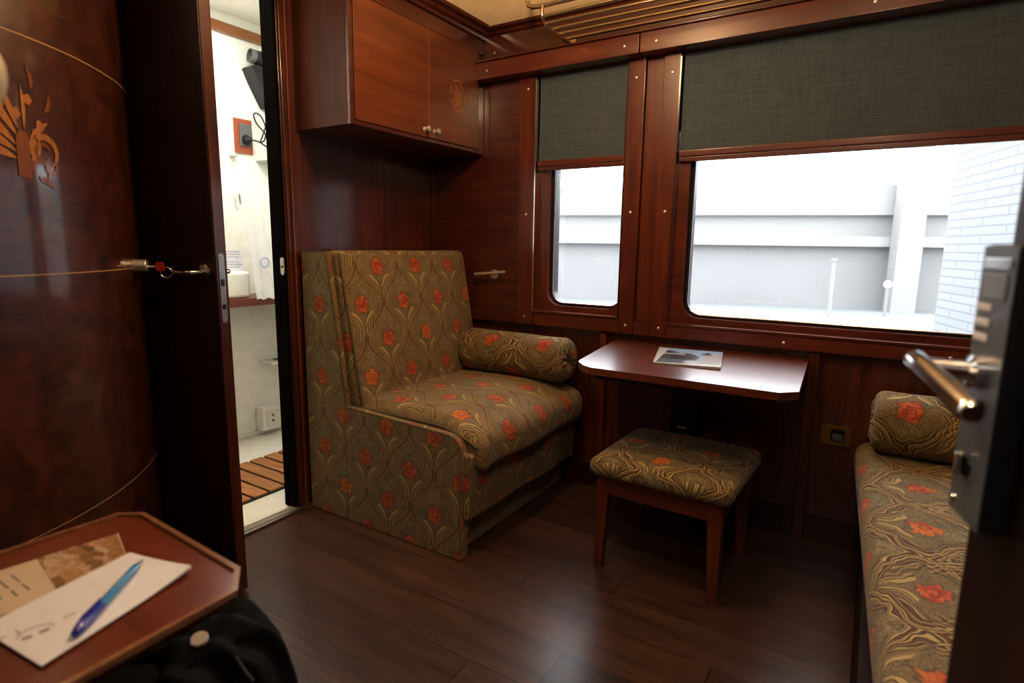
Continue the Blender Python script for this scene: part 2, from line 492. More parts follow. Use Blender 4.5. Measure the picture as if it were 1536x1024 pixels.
# door surround
struct('trim_4', box(bx(XL - .07, XL + .012, 1.585, 1.66, 0, 2.214, bev=.004), XL + .002, XL + .02, 1.592, 1.602, 0, 2.214, bev=.003), WOODZ, 'dark mahogany door post on the armchair side of the bathroom doorway')
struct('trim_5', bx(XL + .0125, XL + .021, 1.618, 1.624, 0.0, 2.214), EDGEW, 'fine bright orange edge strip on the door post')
struct('trim_6', bx(XL - .068, XL + .01, 1.572, 1.5845, .01, 2.214), mat('dark_brown_stop', (.006,.0035,.0022), rough=.9, spec=.02), 'black rubber door stop along the post')
struct('wall_doorway', bx(XL - .05, XL, YE - .05, 1.0, 0, ZC + .2), DARKW, 'dark mahogany wall beside the curved wardrobe')
struct('trim_7', bx(XL - .05, XL + .01, 1.0, 1.03, 0, 2.214), DARKW)
st = thing('strike_plate', 'rounded steel strike plate on the dark door post beside the armchair back', 'strike plate', (XL, 1.578, 1.1))
bm = NB(); prism(bm, [(p[0], p[1]) for p in rrect(-.012, .012, 1.065, 1.14, .0118)], lambda p: (XL - .0 + p[0], 1.5715, p[1]), lambda p: (XL + p[0], 1.568, p[1]))
link('plate', bm, STEEL, st)
lathe_bm = lathe(NB(), [(0, 0), (.005, 0), (.005, .003), (0, .003)], frame((XL, 1.5685, 1.1), (0, -1, 0)), 12)
link('keeper_hole', lathe_bm, BLACK, st)
# threshold
struct('trim_8', bx(XL - .03, XL + .035, 1.03, 1.66, 0, .012, bev=.003), STEEL, 'ribbed metal threshold strip of the bathroom doorway')
bm = NB()
for i in range(3): box(bm, XL - .02 + i * .014, XL - .014 + i * .014, 1.03, 1.585, .011, .015)
struct('trim_9', bm, NICKEL)

# ------------------------------------------------------------------ window wall
YU = 2.58   # face of upper panelling
struct('wall_window', bx(XL - .05, XR + .05, 2.612, 2.66, 0, .80), WOODZ, 'dark mahogany lower wall below the windows')
bm = NB()
box(bm, XL - .05, -1.585, YU, 2.66, .80, 2.0)
struct('wall_window_panel', bm, WOODX, 'plain mahogany wall panel beside the narrow window')
bm = NB()
box(bm, XL - .05, XR + .05, YU, 2.70, 2.07, ZC + .2); box(bm, XL - .05, -1.585, YU, 2.66, 2.0, 2.07)
struct('wall_window_upper', bm, WOODX, 'mahogany frieze panel between the valance and the cornice')
# outer skin around the glass, seen behind the frames
bm = NB()
holed(bm, -1.60, -.90, .80, 2.09, rrect(-1.415, -1.02, .912, 1.66, .07), 2.635, 2.70)
holed(bm, -.90, XR + .1, .80, 2.09, rrect(-.725, .50, .902, 1.66, .07), 2.635, 2.70)
struct('wall_outer_skin', bm, DARKW)
W1 = rrect(-1.425, -1.025, .905, 1.66, .075); W2 = rrect(-.735, .515, .895, 1.66, .075)
w1 = struct('window_1', holed(NB(), -1.49, -1.02, .85, 1.70, W1, 2.600, 2.634), REDZ, 'narrow window with rounded corners in a mahogany frame')
w2 = struct('window_2', holed(NB(), -.79, XR + .02, .84, 1.70, W2, 2.600, 2.634), REDX, 'wide window with rounded corners in a mahogany frame')
def seal(rr, y, r, par):
    tube_bm = tube(NB(), [(p[0], y, p[1]) for p in rr], r, 8, closed=True)
    o = link('rubber_seal', tube_bm, RUBBER, par, label='black rubber seal round the glass'); return o
i1 = rrect(-1.418, -1.026, .912, 1.655, .068); i2 = rrect(-.728, .507, .902, 1.655, .068)
seal(i1, 2.642, .0085, w1); seal(i2, 2.642, .0085, w2)
c1 = link('inner_rim', tube(NB(), [(p[0], 2.632, p[1]) for p in rrect(-1.41, -1.035, .918, 1.65, .062)], .0035, 8, closed=True), CHROME, w1, label='bright metal rim round the glass')
c2 = link('inner_rim', tube(NB(), [(p[0], 2.632, p[1]) for p in rrect(-.72, .50, .908, 1.65, .062)], .0035, 8, closed=True), CHROME, w2, label='bright metal rim round the glass')
def pane(rr, y, par):
    bm = NB(); prism(bm, rr, lambda p: (p[0], y, p[1]), lambda p: (p[0], y + .004, p[1]))
    return link('pane', bm, GLASS, par)
pane(rrect(-1.42, -1.025, .908, 1.658, .07), 2.652, w1); pane(rrect(-.73, .51, .898, 1.658, .07), 2.652, w2)

SCREW = lathe(NB(), [(0, .0028), (.003, .0026), (.0062, .0012), (.0065, 0), (0, 0)], None, 12)
screw_mesh = bpy.data.meshes.new('screw'); SCREW.to_mesh(screw_mesh); SCREW.free(); screw_mesh.materials.append(NICKEL)
def screw(par, x, y, z):
    o = bpy.data.objects.new('screw', screw_mesh); COL.objects.link(o)
    o.parent = par; o.matrix_parent_inverse = inv_of(par)
    o.matrix_basis = frame((x, y, z), (0, -1, 0))
    return o
def stile(name, x0, x1, z0, z1, m, lab, y=2.568):
    return struct(name, bx(x0, x1, y, 2.634, z0, z1, bev=.003), m, lab)
s1 = stile('trim_10', -1.585, -1.492, .80, 2.02, REDZ, 'upright mahogany stile left of the narrow window')
for z in (1.96, 1.36, .84): screw(s1, -1.54, 2.568, z)
s2 = stile('trim_11', -1.022, -.945, .80, 2.02, REDZ, 'upright mahogany stile right of the narrow window')
for z in (1.94, 1.36, .84): screw(s2, -.985, 2.568, z)
s3 = stile('trim_12', -.943, -.865, .865, 2.02, REDZ, 'recessed centre panel between the two windows', y=2.585)
s4 = stile('trim_13', -.863, -.79, .80, 2.02, REDZ, 'upright mahogany stile left of the wide window')
for z in (1.94, 1.36, .84): screw(s4, -.825, 2.568, z)
s4b = struct('trim_14', bx(-.943, -.865, 2.569, 2.634, .80, .864, bev=.002), REDX, 'short mahogany block under the centre panel')
s5 = stile('trim_15', -1.49, -1.024, .80, .872, REDX, 'mahogany sill rail under the narrow window', y=2.575)
s6 = stile('trim_16', -.788, XR, .80, .862, REDX, 'long mahogany sill rail under the wide window', y=2.57)
for x in (-.30, .25): screw(s6, x, 2.57, .825)
s7 = struct('trim_17', box(bx(-.788, XR, 2.562, 2.62, .858, .868, bev=.002), -1.49, -1.024, 2.566, 2.62, .868, .878, bev=.002), REDX, 'raised bead along the top of the sill rails')
# chrome blind tracks
for i, x in enumerate((-1.491, -1.024, -.789)):
    struct('trim_%d' % (18 + i), bx(x - .003, x + .003, 2.5655, 2.62, .87, 2.0), CHROME if i != 1 else DARKW)
# valance over the blinds
v1 = struct('trim_21', bx(-1.83, -.955, 2.50, 2.612, 2.018, 2.098, bev=.004), REDX, 'shorter length of the mahogany valance beside the cabinet')
v2 = struct('trim_22', bx(-.951, XR, 2.50, 2.612, 2.018, 2.098, bev=.004), REDX, 'longer length of the mahogany valance over the wide window')
for x in (-1.74, -1.02): screw(v1, x, 2.50, 2.055)
for x in (-.88, -.1): screw(v2, x, 2.50, 2.055)
struct('trim_23', bx(-1.83, XR, 2.488, 2.52, 2.0985, 2.106, bev=.002), REDX, 'thin lip on top of the valance')
screw(v1, -1.75, YU, 2.16)

def blind(x0, x1, label):
    t = thing('roller_blind', label, 'blind', ((x0 + x1) / 2, 2.6, 1.6), 'roller blinds on the windows')
    bm = NB(); nx = 24
    ys = [(2.594, z) for z in (2.06, 1.9, 1.75, 1.603)]
    rows = []
    for y, z in ys:
        rows.append([bm.verts.new((x0 + .004 + (x1 - x0 - .008) * i / nx, y + .0022 * sin(i * 1.3 + z * 3) * (2.06 - z) * 2, z)) for i in range(nx + 1)])
    for A, B in zip(rows, rows[1:]):
        for i in range(nx): bm.faces.new((A[i], A[i + 1], B[i + 1], B[i]))
    link('blind_cloth', bm, BLIND, t, smooth=80, label='grey green woven cloth')
    bm = bx(x0 + .003, x1 - .003, 2.578, 2.5995, 1.590, 1.618, bev=.005)
    box(bm, x0 + .003, x1 - .003, 2.583, 2.5995, 1.570, 1.5895, bev=.003)
    link('bottom_rail', bm, REDX, t, label='mahogany pull rail')
    return t
blind(-1.487, -1.03, 'dark grey green roller blind half drawn over the narrow window')
blind(-.785, XR, 'dark grey green roller blind half drawn over the wide window')

# dado mouldings below the table
struct('trim_24', bx(-1.12, -1.085, 2.59, 2.611, .0, .79, bev=.004), REDZ, 'narrow upright moulding under the end of the window table')
struct('trim_25', bx(-.205, -.165, 2.585, 2.611, .0, .79, bev=.004), WOODZ, 'upright moulding on the wall beside the power outlet')
struct('trim_26', bx(-1.083, -.207, 2.596, 2.611, .12, .14, bev=.003), WOODX)
struct('baseboard_window', box(bx(-1.2, -.207, 2.585, 2.611, 0, .12, bev=.004), -.163, XR, 2.59, 2.611, 0, .12, bev=.004), DARKW, 'dark baseboard under the window wall')
# other walls behind and beside the camera
bm = NB()
box(bm, XR, XR + .05, YE, 2.66, 0, ZC + .2)
struct('wall_sofa', bm, WOODZ, 'mahogany partition wall behind the sofa')
bm = NB()
box(bm, -2.2, -.42, YE - .05, YE, 0, ZC + .2); box(bm, .40, XR + .05, YE - .05, YE, 0, ZC + .2); box(bm, -.42, .40, YE - .05, YE, 2.03, ZC + .2)
struct('wall_entrance', bm, WOODZ, 'mahogany entrance wall with the open doorway')
bm = NB()
box(bm, -2.2, XR + .1, -1.35, -1.30, 0, ZC + .2); box(bm, -2.25, -2.2, -1.35, YE, 0, ZC + .2); box(bm, XR + .05, XR + .1, -1.35, YE, 0, ZC + .2)
struct('wall_corridor', bm, WOODZ)

# ------------------------------------------------------------------ overhead cabinet
CX, CY0, CY1, CZ0, CZ1 = -1.812, 1.672, 2.578, 1.667, ZC - .0455
cab = thing('overhead_cabinet', 'mahogany overhead cabinet with two doors above the armchair', 'cabinet', (-2.0, 2.1, CZ0))
bm = bx(XL + .001, CX - .018, CY0, CY1, CZ0, CZ1, bev=.003)
link('body', bm, mat('cabinet_side_veneer', rough=.5, coat=.08, coat_rough=.35, spec=.3, fn=wood_fn('z', (.050, .011, .0035), (.105, .026, .0075), (.160, .044, .012), .7)), cab)
bm = NB()
box(bm, CX - .018, CX, CY0, CY0 + .022, CZ0, CZ1, bev=.003); box(bm, CX - .018, CX, CY1 - .047, CY1, CZ0, 2.0, bev=.003)
box(bm, CX - .018, CX, CY0 + .022, CY1 - .047, CZ0, CZ0 + .018, bev=.003); box(bm, CX - .018, CX, CY0 + .022, CY1, 2.158, CZ1, bev=.003)
link('face_frame', bm, WOODY, cab)
ymid = 2.142
DCAB = mat('cabinet_door_veneer', rough=.36, coat=.5, coat_rough=.2, fn=wood_fn('y', (.060, .0135, .0040), (.125, .032, .0085), (.185, .052, .014), .7))
knobs = []
for (a, b, ky) in ((CY0 + .024, ymid - .0015, ymid - .035), (ymid + .0015, CY1 - .049, ymid + .035)):
    d = link('door', bx(CX - .017, CX + .004, a, b, CZ0 + .02, 2.156, bev=.004), DCAB, cab)
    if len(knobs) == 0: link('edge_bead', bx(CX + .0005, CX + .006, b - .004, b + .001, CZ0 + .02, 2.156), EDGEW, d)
    k = lathe(NB(), [(0, 0), (.011, 0), (.011, .003), (.005, .006), (.0045, .014), (.010, .019), (.013, .025), (.011, .031), (.005, .034), (0, .0345)], frame((CX + .004, ky, CZ0 + .052), (1, 0, 0)), 20)
    knobs.append(link('knob', k, NICKEL, d, label='small round nickel knob'))
    last = d
# round marquetry medallion: stems, leaves and petals cut as flat veneer
def veneer(bm, pts, f, h=.0012):
    prism(bm, pts, lambda p: f(p, 0), lambda p: f(p, h))
def leafpts(x, z, ang, L, w, n=7, bend=0.0):
    out = []; a = math.radians(ang)
    side = []
    for i in range(n + 1):
        t = i / n; wd = w * sin(PI * t) ** .8
        aa = a + bend * (t - .2)
        side.append((x + L * t * cos(aa), z + L * t * sin(aa), wd, aa))
    out = [(px - sin(q) * wd, pz + cos(q) * wd) for px, pz, wd, q in side] + [(px + sin(q) * wd, pz - cos(q) * wd) for px, pz, wd, q in side[::-1][1:-1]]
    return out
bm = NB(); mc = (2.352, 1.912)
f = lambda p, h: (CX + .0041 + h, mc[0] + p[0] * .74, mc[1] + p[1] * .74)
rnd = random.Random(3)
for i in range(20):   # leafy rim with breaks
    a = 2 * PI * i / 20
    if i in (0, 7, 10): continue
    veneer(bm, leafpts(.068 * cos(a), .092 * sin(a), math.degrees(a) + 70, .030, .0055, 6, .5), f)
for dx in (-.024, -.010, .004, .018, .032):   # upright stems
    veneer(bm, [(dx - .0022, -.075), (dx + .0022, -.075), (dx + .0026 + dx * .25, .072), (dx - .0022 + dx * .25, .072)], f)
for i in range(26):
    a = rnd.uniform(0, 2 * PI); q = rnd.uniform(.2, .8)
    veneer(bm, leafpts(.062 * q * cos(a), .085 * q * sin(a), rnd.uniform(0, 360), .022, .0048, 6, .6), f)
link('marquetry_medallion', bm, INLAY, last, label='round floral marquetry inlay in pale wood')

# ------------------------------------------------------------------ luggage rack
rk = thing('luggage_rack', 'bronze tube luggage rack on brackets over the wide window', 'luggage rack', (-.4, 2.45, 2.13))
XE = .60
for y, z in ((2.515, 2.136), (2.445, 2.136), (2.38, 2.136), (2.318, 2.140), (2.285, 2.158)):
    link('slat_tube', tube(NB(), [(-1.312, y, z), (XE, y, z)], .0072, 12), RACKM, rk)
link('front_rail', tube(NB(), [(-1.382, 2.29, 2.275), (-1.384, 2.29, 2.235), (-1.378, 2.29, 2.216), (-1.362, 2.29, 2.206), (-1.33, 2.29, 2.203), (-1.2, 2.29, 2.203), (XE, 2.29, 2.203)], .0095, 14), RACKM, rk)
for x in (-1.305, .3):
    link('bracket', tube(NB(), [(x, 2.577, 2.126), (x, 2.36, 2.126), (x, 2.31, 2.129), (x, 2.285, 2.146), (x, 2.279, 2.17), (x, 2.285, 2.203)], .0075, 10), RACKM, rk)
    link('bracket_plate', bx(x - .016, x + .016, 2.571, 2.5795, 2.09, 2.165, bev=.003), RACKM, rk)
# brass strip in the ceiling
o = link('ceiling_strip', bx(-1.68, -1.655, .5, 2.33, ZC + .092, ZC + .122, bev=.003), BRASS)
tag(o, 'thin brass strip set into the cream ceiling over the cabinet', 'ceiling strip')

# wall lever by the armchair
lv = thing('wall_lever', 'small nickel lever handle on the wall panel above the bolster', 'handle', (-1.735, YU, 1.058))
link('rose', disc(NB(), frame((-1.735, YU, 1.05), (0, -1, 0)), .026, .008), NICKEL, lv)
link('spindle', tube(NB(), [(-1.735, YU - .006, 1.056), (-1.735, YU - .045, 1.06)], .008), NICKEL, lv)
link('grip', tube(NB(), [(-1.835, YU - .045, 1.048), (-1.83, YU - .046, 1.0485), (-1.735, YU - .048, 1.058), (-1.645, YU - .046, 1.066), (-1.64, YU - .045, 1.0665)], [.004, .0095, .0085, .0095, .004], 12), NICKEL, lv)

# power outlet
po = thing('power_outlet', 'brass framed power outlet low on the wall near the sofa', 'outlet', (-.08, 2.611, .463))
bm = NB(); holed(bm, -.132, -.028, .424, .503, rrect(-.098, -.050, .437, .490, .006), 2.600, 2.611)
link('brass_plate', bm, BRASS, po)
link('socket_insert', bx(-.0985, -.0495, 2.602, 2.6105, .4365, .4905, bev=.003), BLACK, po)
link('flap', bx(-.093, -.055, 2.597, 2.603, .442, .470, bev=.003), GREYP, po)

# ------------------------------------------------------------------ armchair
ch = thing('armchair', 'boxy armchair in olive floral upholstery under the overhead cabinet', 'armchair', (-1.65, 2.1, 0))
def fab(name, bm, par, m=FAB, label=None, mode='chair', smooth=60):
    return uv_box(link(name, bm, m, par, smooth, label), mode)
Y0, Y1 = 1.64, 2.555
# back frame: tapering outer back with its two sides
poly = [(-2.105, .004), (-1.862, .004), (-1.862, .515), (-1.90, .80), (-1.955, 1.165), (-2.105, 1.165)]
bm = prism(NB(), poly, lambda p: (p[0], Y0, p[1]), lambda p: (p[0], Y1, p[1])); bev_all(bm, .014, 3)
fab('back_frame', bm, ch)
def path3(pts, y): return [(p[0], y, p[1]) for p in pts]
link('piping', tube(NB(), path3([(-2.098, 1.163), (-1.962, 1.163), (-1.955, 1.155), (-1.90, .80), (-1.864, .52), (-1.864, .01)], Y0 + .004), .0048, 8), PIPE, ch, label='corded seam along the outer side of the back')
# back cushion leaning on the frame
def lean(p, n):
    t = max(0, min(1, (p.z - .50) / .67))
    q = p.copy(); q.x -= .115 * t
    w = (1 - ((p.y - 2.11) / .45) ** 2); w = max(0, w)
    if n.x > .3: q.x += .022 * w * sin(PI * t)
    return q
bm = cushion(-1.885, -1.795, Y0 + .03, Y1 - .01, .50, 1.172, .03, lean, m=(2, 16, 14))
bc = fab('back_cushion', bm, ch)
link('piping', tube(NB(), [(-1.80 - .115 * t, Y0 + .038, .53 + .63 * t) for t in [i / 12 for i in range(13)]], .0045, 8), PIPE, bc)
# seat base with low near arm
poly = [(-1.861, .004), (-1.25, .004), (-1.245, .40), (-1.25, .455), (-1.27, .485), (-1.31, .497), (-1.861, .515)]
bm = prism(NB(), poly, lambda p: (p[0], Y0, p[1]), lambda p: (p[0], Y0 + .05, p[1])); bev_all(bm, .010, 3, 30)
sp = fab('side_panel', bm, ch)
link('piping', tube(NB(), path3([(-1.85, .512), (-1.31, .494), (-1.272, .482), (-1.254, .455), (-1.249, .40), (-1.254, .02)], Y0 + .004), .0048, 8), PIPE, sp, label='corded seam along the arm edge')
bm = bx(-1.862, -1.292, Y0 + .05, Y1, .004, .40, bev=.006)
fab('seat_base', bm, ch)
# hanging front skirt, slightly rumpled
def skirt(p, n):
    q = p.copy(); t = (.42 - p.z) / .27
    if n.x > .2: q.x += .010 * sin(p.y * 17 + 1) * t * .5 + .008 * sin(p.y * 9) + .012 * (1 - t)
    q.z += .006 * sin(p.y * 6) * t - .022 * t * (p.y - 2.1)
    return q
bm = cushion(-1.275, -1.225, Y0 + .012, Y1 + .012, .155, .43, .012, skirt, k=3, m=(1, 26, 8))
fab('front_skirt', bm, ch)
def seatf(p, n):
    q = p.copy()
    a = max(0, 1 - ((p.y - 2.1) / .47) ** 2); b = max(0, 1 - ((p.x + 1.52) / .38) ** 2)
    if n.z > .2: q.z += .024 * a * b
    f_ = max(0, (p.x + 1.42) / .24)
    if p.x > -1.42:      # nose rolls over and droops
        q.z -= .055 * f_ ** 2
        q.x += .012 * sin(p.y * 13) * f_ * .6
    if n.x > .3: q.x += .012 * a
    if p.y < 1.75 and p.x > -1.45: q.z -= .012 * f_
    return q
bm = cushion(-1.865, -1.178, Y0 + .035, Y1 + .005, .40, .548, .05, seatf, k=5, m=(16, 20, 2))
sc = fab('seat_cushion', bm, ch)
def seam(y, z, x0=-1.86, x1=-1.20):
    pts = []
    for i in range(18):
        x = x0 + (x1 - x0) * i / 17; f_ = max(0, (x + 1.42) / .24)
        pts.append((x, y, z - .067 * f_ ** 2))
    return pts
link('piping', tube(NB(), seam(Y0 + .036, .512), .005, 8), PIPE, sc, label='corded seam round the seat cushion')

# ------------------------------------------------------------------ bolsters
def bolster(x0, x1, yc, zc, r, label, rot=0.0, phase=0.0):
    t = thing('bolster_cushion', label, 'bolster', ((x0 + x1) / 2, yc, zc - r), 'floral bolster cushions')
    bm = NB(); n = 60; rings = []
    prof = []
    L = x1 - x0; er = .035
    for i in range(7):
        a = PI / 2 * i / 6; prof.append((x0 + er - er * sin(PI / 2 - a), r - er + er * cos(PI / 2 - a)))
    for i in range(1, 20): prof.append((x0 + er + (L - 2 * er) * i / 20, r))
    for i in range(7):
        a = PI / 2 * i / 6; prof.append((x1 - er + er * sin(a), r - er + er * cos(a)))
    uvm = []
    M = Matrix.Translation((0, yc, zc)) @ Matrix.Identity(4)
    for j, (x, rr) in enumerate(prof):
        row = []
        for k in range(n):
            th = 2 * PI * k / n
            q = rr * (1 + .012 * sin(3 * th + x * 9) + .010 * sin(x * 21 + th))
            row.append(bm.verts.new((x, yc + q * cos(th), zc + q * sin(th))))
        rings.append(row)
    uvl = bm.loops.layers.uv.new('UVMap')
    for j in range(len(rings) - 1):
        for k in range(n):
            k2 = (k + 1) % n
            f_ = bm.faces.new((rings[j][k], rings[j][k2], rings[j + 1][k2], rings[j + 1][k]))
            us = [(prof[j][0], k), (prof[j][0], k + 1), (prof[j + 1][0], k + 1), (prof[j + 1][0], k)]
            for lp, (ux, kk) in zip(f_.loops, us): lp[uvl].uv = (ux + phase, 2 * PI * kk / n * r + phase * .7)
    # gathered, pleated ends
    for e, (row, xe, sg) in enumerate(((rings[0], x0, -1), (rings[-1], x1, 1))):
        prev = row; m = 6
        for s in range(1, m + 1):
            rr = (r - er) * (1 - s / (m + .35))
            cur = [bm.verts.new((xe + sg * (.004 * sin(PI * s / m) - .016 * (s / m) ** 3) + .0065 * sin(2 * PI * 12 * k / n) * (1 - s / m * .3), yc + rr * cos(2 * PI * k / n), zc + rr * sin(2 * PI * k / n))) for k in range(n)]
            for k in range(n):
                k2 = (k + 1) % n
                f_ = bm.faces.new((prev[k], prev[k2], cur[k2], cur[k]))
                for lp, (ss, kk) in zip(f_.loops, ((s - 1, k), (s - 1, k + 1), (s, k + 1), (s, k))):
                    lp[uvl].uv = (xe + phase + ss * .012, 2 * PI * kk / n * r + phase * .7)
            prev = cur
        f_ = bm.faces.new(prev)
    o = link('cover', bm, FABS, t, 70)
    for xe, sg in ((x0, -1), (x1, 1)):
        link('dark_end_hole', lathe(NB(), [(0, 0), (.013, 0), (.013, .004), (.009, .007), (0, .008)], frame((xe - sg * .019, yc, zc), (sg, 0, 0)), 18), RUBBER, t, label='dark disc for the shaded hole in the gathered end')  # black disc stands in for the shade inside the end hole
    if rot:
        t.rotation_euler = (0, 0, rot)
    return t
bolster(-1.80, -1.205, 2.44, .664, .108, 'floral bolster cushion lying on the armchair seat', phase=.11)
bolster(.035, .60, 2.44, .592, .112, 'floral bolster cushion lying on the sofa seat', phase=.31)

# ------------------------------------------------------------------ stool
stl = thing('stool', 'low mahogany stool with a floral padded seat before the window table', 'stool', (-.58, 2.12, 0))
def pad(p, n):
    q = p.copy(); a = max(0, 1 - (p.x / .27) ** 2) * max(0, 1 - (p.y / .26) ** 2)
    if n.z > .2: q.z += .016 * a
    return q
RS = Matrix.Translation((-.578, 2.12, 0)) @ Matrix.Rotation(math.radians(-2.0), 4, 'Z')
bm = cushion(-.258, .258, -.245, .245, .362, .432, .03, pad, k=4, m=(14, 14, 1)); xf(bm, RS)
sto = fab('seat_pad', bm, stl, FABS, mode='flat')
bm = NB()
for (a, b, c, d) in ((-.185, .185, -.215, -.197), (-.185, .185, .197, .215), (-.225, -.207, -.18, .18), (.207, .225, -.18, .18)):
    box(bm, a, b, c, d, .295, .362, bev=.002)
xf(bm, RS); link('apron', bm, REDX, stl)
for sx in (-1, 1):
    for sy in (-1, 1):
        bm = NB(); ox, oy = sx * .229, sy * .219
        sec = []
        for z, w in ((0, .031), (.20, .042), (.29, .048), (.362, .048)):
            sec.append([bm.verts.new((ox - sx * a * w, oy - sy * b * w, z)) for a, b in ((0, 0), (1, 0), (1, 1), (0, 1))])
        for A, B in zip(sec, sec[1:]):
            for i in range(4): bm.faces.new((A[i], A[(i + 1) % 4], B[(i + 1) % 4], B[i]))
        bm.faces.new(sec[0]); bm.faces.new(sec[-1])
        bmesh.ops.recalc_face_normals(bm, faces=bm.faces[:]); bev_all(bm, .002, 2, 40)
        xf(bm, RS); link('leg', bm, REDZ, stl)

# ------------------------------------------------------------------ window table
tb = thing('window_table', 'mahogany folding table with clipped corners fixed under the wide window', 'table', (-.6, 2.3, 0))
poly = [(-1.10, 2.61), (-1.055, 2.44), (-.965, 2.05), (-.935, 1.985), (-.79, 1.895), (-.225, 1.905), (-.172, 1.96), (-.20, 2.61)]
poly = [(-1.035, 2.609), (-1.0, 2.34), (-.955, 2.02), (-.945, 1.99), (-.90, 1.935), (-.86, 1.912), (-.222, 1.912), (-.172, 1.962), (-.205, 2.609)]
bm = prism(NB(), poly, lambda p: (p[0], p[1], .739), lambda p: (p[0], p[1], .765)); bev_all(bm, .003, 2)
link('tabletop', bm, TABLE, tb)
bm = NB(); inner = [(-1.0, 2.6), (-.93, 2.05), (-.86, 1.96), (-.23, 1.96), (-.20, 2.0), (-.23, 2.6)]
prism(bm, inner, lambda p: (p[0], p[1], .715), lambda p: (p[0], p[1], .7385))
link('under_frame', bm, DARKW, tb)
link('support_leg', bx(-.70, -.58, 2.40, 2.60, .40, .7145, bev=.01), BLACK, tb, label='black folding support under the table top')
link('catch', bx(-.66, -.62, 2.385, 2.399, .44, .455, bev=.003), STEEL, tb)

# magazine on the table
def uv_xy(o, org, ux, uy):
    me = o.data; l = me.uv_layers.new(name='UVMap'); ux = Vector(ux); uy = Vector(uy)
    for lp in me.loops:
        d = me.vertices[lp.vertex_index].co - Vector(org); l.data[lp.index].uv = (d.dot(ux) / ux.length_squared, d.dot(uy) / uy.length_squared)
def cover_fn(T):
    u, v, _ = T.xyz(T.coord('UV')); n = T.noise(T.coord('UV'), 6, 3)
    col = T.mix(v, srgb(196, 208, 226), srgb(168, 196, 226))
    m1 = v - .62 + (u - .45) * .5 + (n - .5) * .35
    col = T.mix(m1.step(.02, -.03) * u.step(.66, .56) * v.step(.18, .28), col, srgb(92, 90, 104))
    m2 = v - .52 + (u - .35) * .2 + (n - .5) * .3
    col = T.mix(m2.step(.02, -.05) * u.step(.12, .3) * u.step(.62, .5) * v.step(.2, .3), col, srgb(70, 70, 68))
    fog = (v - .60 - (n - .5) * .12).abs().step(.07, .03) * u.step(.42, .34)
    col = T.mix(fog, col, srgb(178, 180, 186))
    low = v.step(.30, .22) * u.step(.5, .4)
    col = T.mix(low, col, srgb(110, 130, 142))
    sand = (u - .60) - (v - .1) * .12 + (n - .5) * .14
    col = T.mix(sand.step(-.02, .05) * v.step(.80, .66), col, srgb(188, 188, 192))
    rock = (u - .70).abs() * 2.6 + (v - .62).max(.0) * 1.6
    col = T.mix((rock + (n - .5) * .25).step(.30, .22) * v.step(.58, .64), col, srgb(92, 88, 80))
    edge = (u - .5).abs().step(.462, .468).max((v - .5).abs().step(.462, .468))
    return T.mix(edge, col, srgb(222, 228, 232))
COVER = mat('magazine_cover', rough=.25, coat=.5, fn=cover_fn)
mg = thing('magazine', 'glossy magazine with a seaside landscape cover lying on the window table', 'magazine', (-.6, 2.28, .766))
P = [Vector((-.782, 2.47, .766)), Vector((-.695, 2.12, .766)), Vector((-.452, 2.155, .766)), Vector((-.520, 2.50, .766))]
def quadbm(P, z0, z1, nx=8, lift=0.0):
    bm = NB(); top = []; bot = []
    for j in range(2):
        tr, br = [], []
        for i in range(nx + 1):
            s = i / nx
            p = P[1].lerp(P[2], s) if j == 0 else P[0].lerp(P[3], s)
            l = lift * s * s * (1 if j == 0 else .3)
            tr.append(bm.verts.new((p.x, p.y, z1 + l))); br.append(bm.verts.new((p.x, p.y, z0 + l * .3)))
        top.append(tr); bot.append(br)
    for i in range(nx):
        bm.faces.new((top[0][i], top[0][i + 1], top[1][i + 1], top[1][i])); bm.faces.new((bot[0][i], bot[1][i], bot[1][i + 1], bot[0][i + 1]))
        bm.faces.new((top[0][i], bot[0][i], bot[0][i + 1], top[0][i + 1])); bm.faces.new((top[1][i], top[1][i + 1], bot[1][i + 1], bot[1][i]))
    for i in (0, nx): bm.faces.new((top[0][i], top[1][i], bot[1][i], bot[0][i]))
    return bm
link('page_block', quadbm([p.lerp(sum(P, Vector()) / 4, .02) for p in P], .7655, .7705), PAPER, mg)
o = link('cover', quadbm(P, .7708, .7716, lift=.004), COVER, mg); uv_xy(o, P[1], P[2] - P[1], P[0] - P[1])

# ------------------------------------------------------------------ sofa
sf = thing('sofa', 'bench sofa with dark wooden base and floral swirl seat along the side wall', 'sofa', (.33, 1.7, 0))
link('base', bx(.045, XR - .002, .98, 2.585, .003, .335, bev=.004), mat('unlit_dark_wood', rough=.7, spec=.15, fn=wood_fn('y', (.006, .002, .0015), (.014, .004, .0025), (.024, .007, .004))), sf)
def sfp(p, n):
    q = p.copy()
    q.x += max(0, .3 - p.x) / .31 * (2.55 - p.y) * .058
    if n.z > .2: q.z += .014 * max(0, 1 - ((p.x - .3) / .34) ** 2) + .004 * sin(p.y * 8)
    return q
bm = cushion(-.008, XR - .004, .95, 2.585, .335, .465, .05, sfp, k=5, m=(10, 28, 2))
def uv_sofa(o):
    me = o.data; uvl = me.uv_layers.new(name='UVMap')
    for p in me.polygons:
        for li in p.loop_indices:
            c = me.vertices[me.loops[li].vertex_index].co
            uvl.data[li].uv = (c.y * .92, c.x + (.465 - c.z) * -1.0 if c.x < .08 and p.normal.x < -.3 else c.x)
    return o
uv_sofa(link('seat_cushion', bm, FABS, sf, 60))

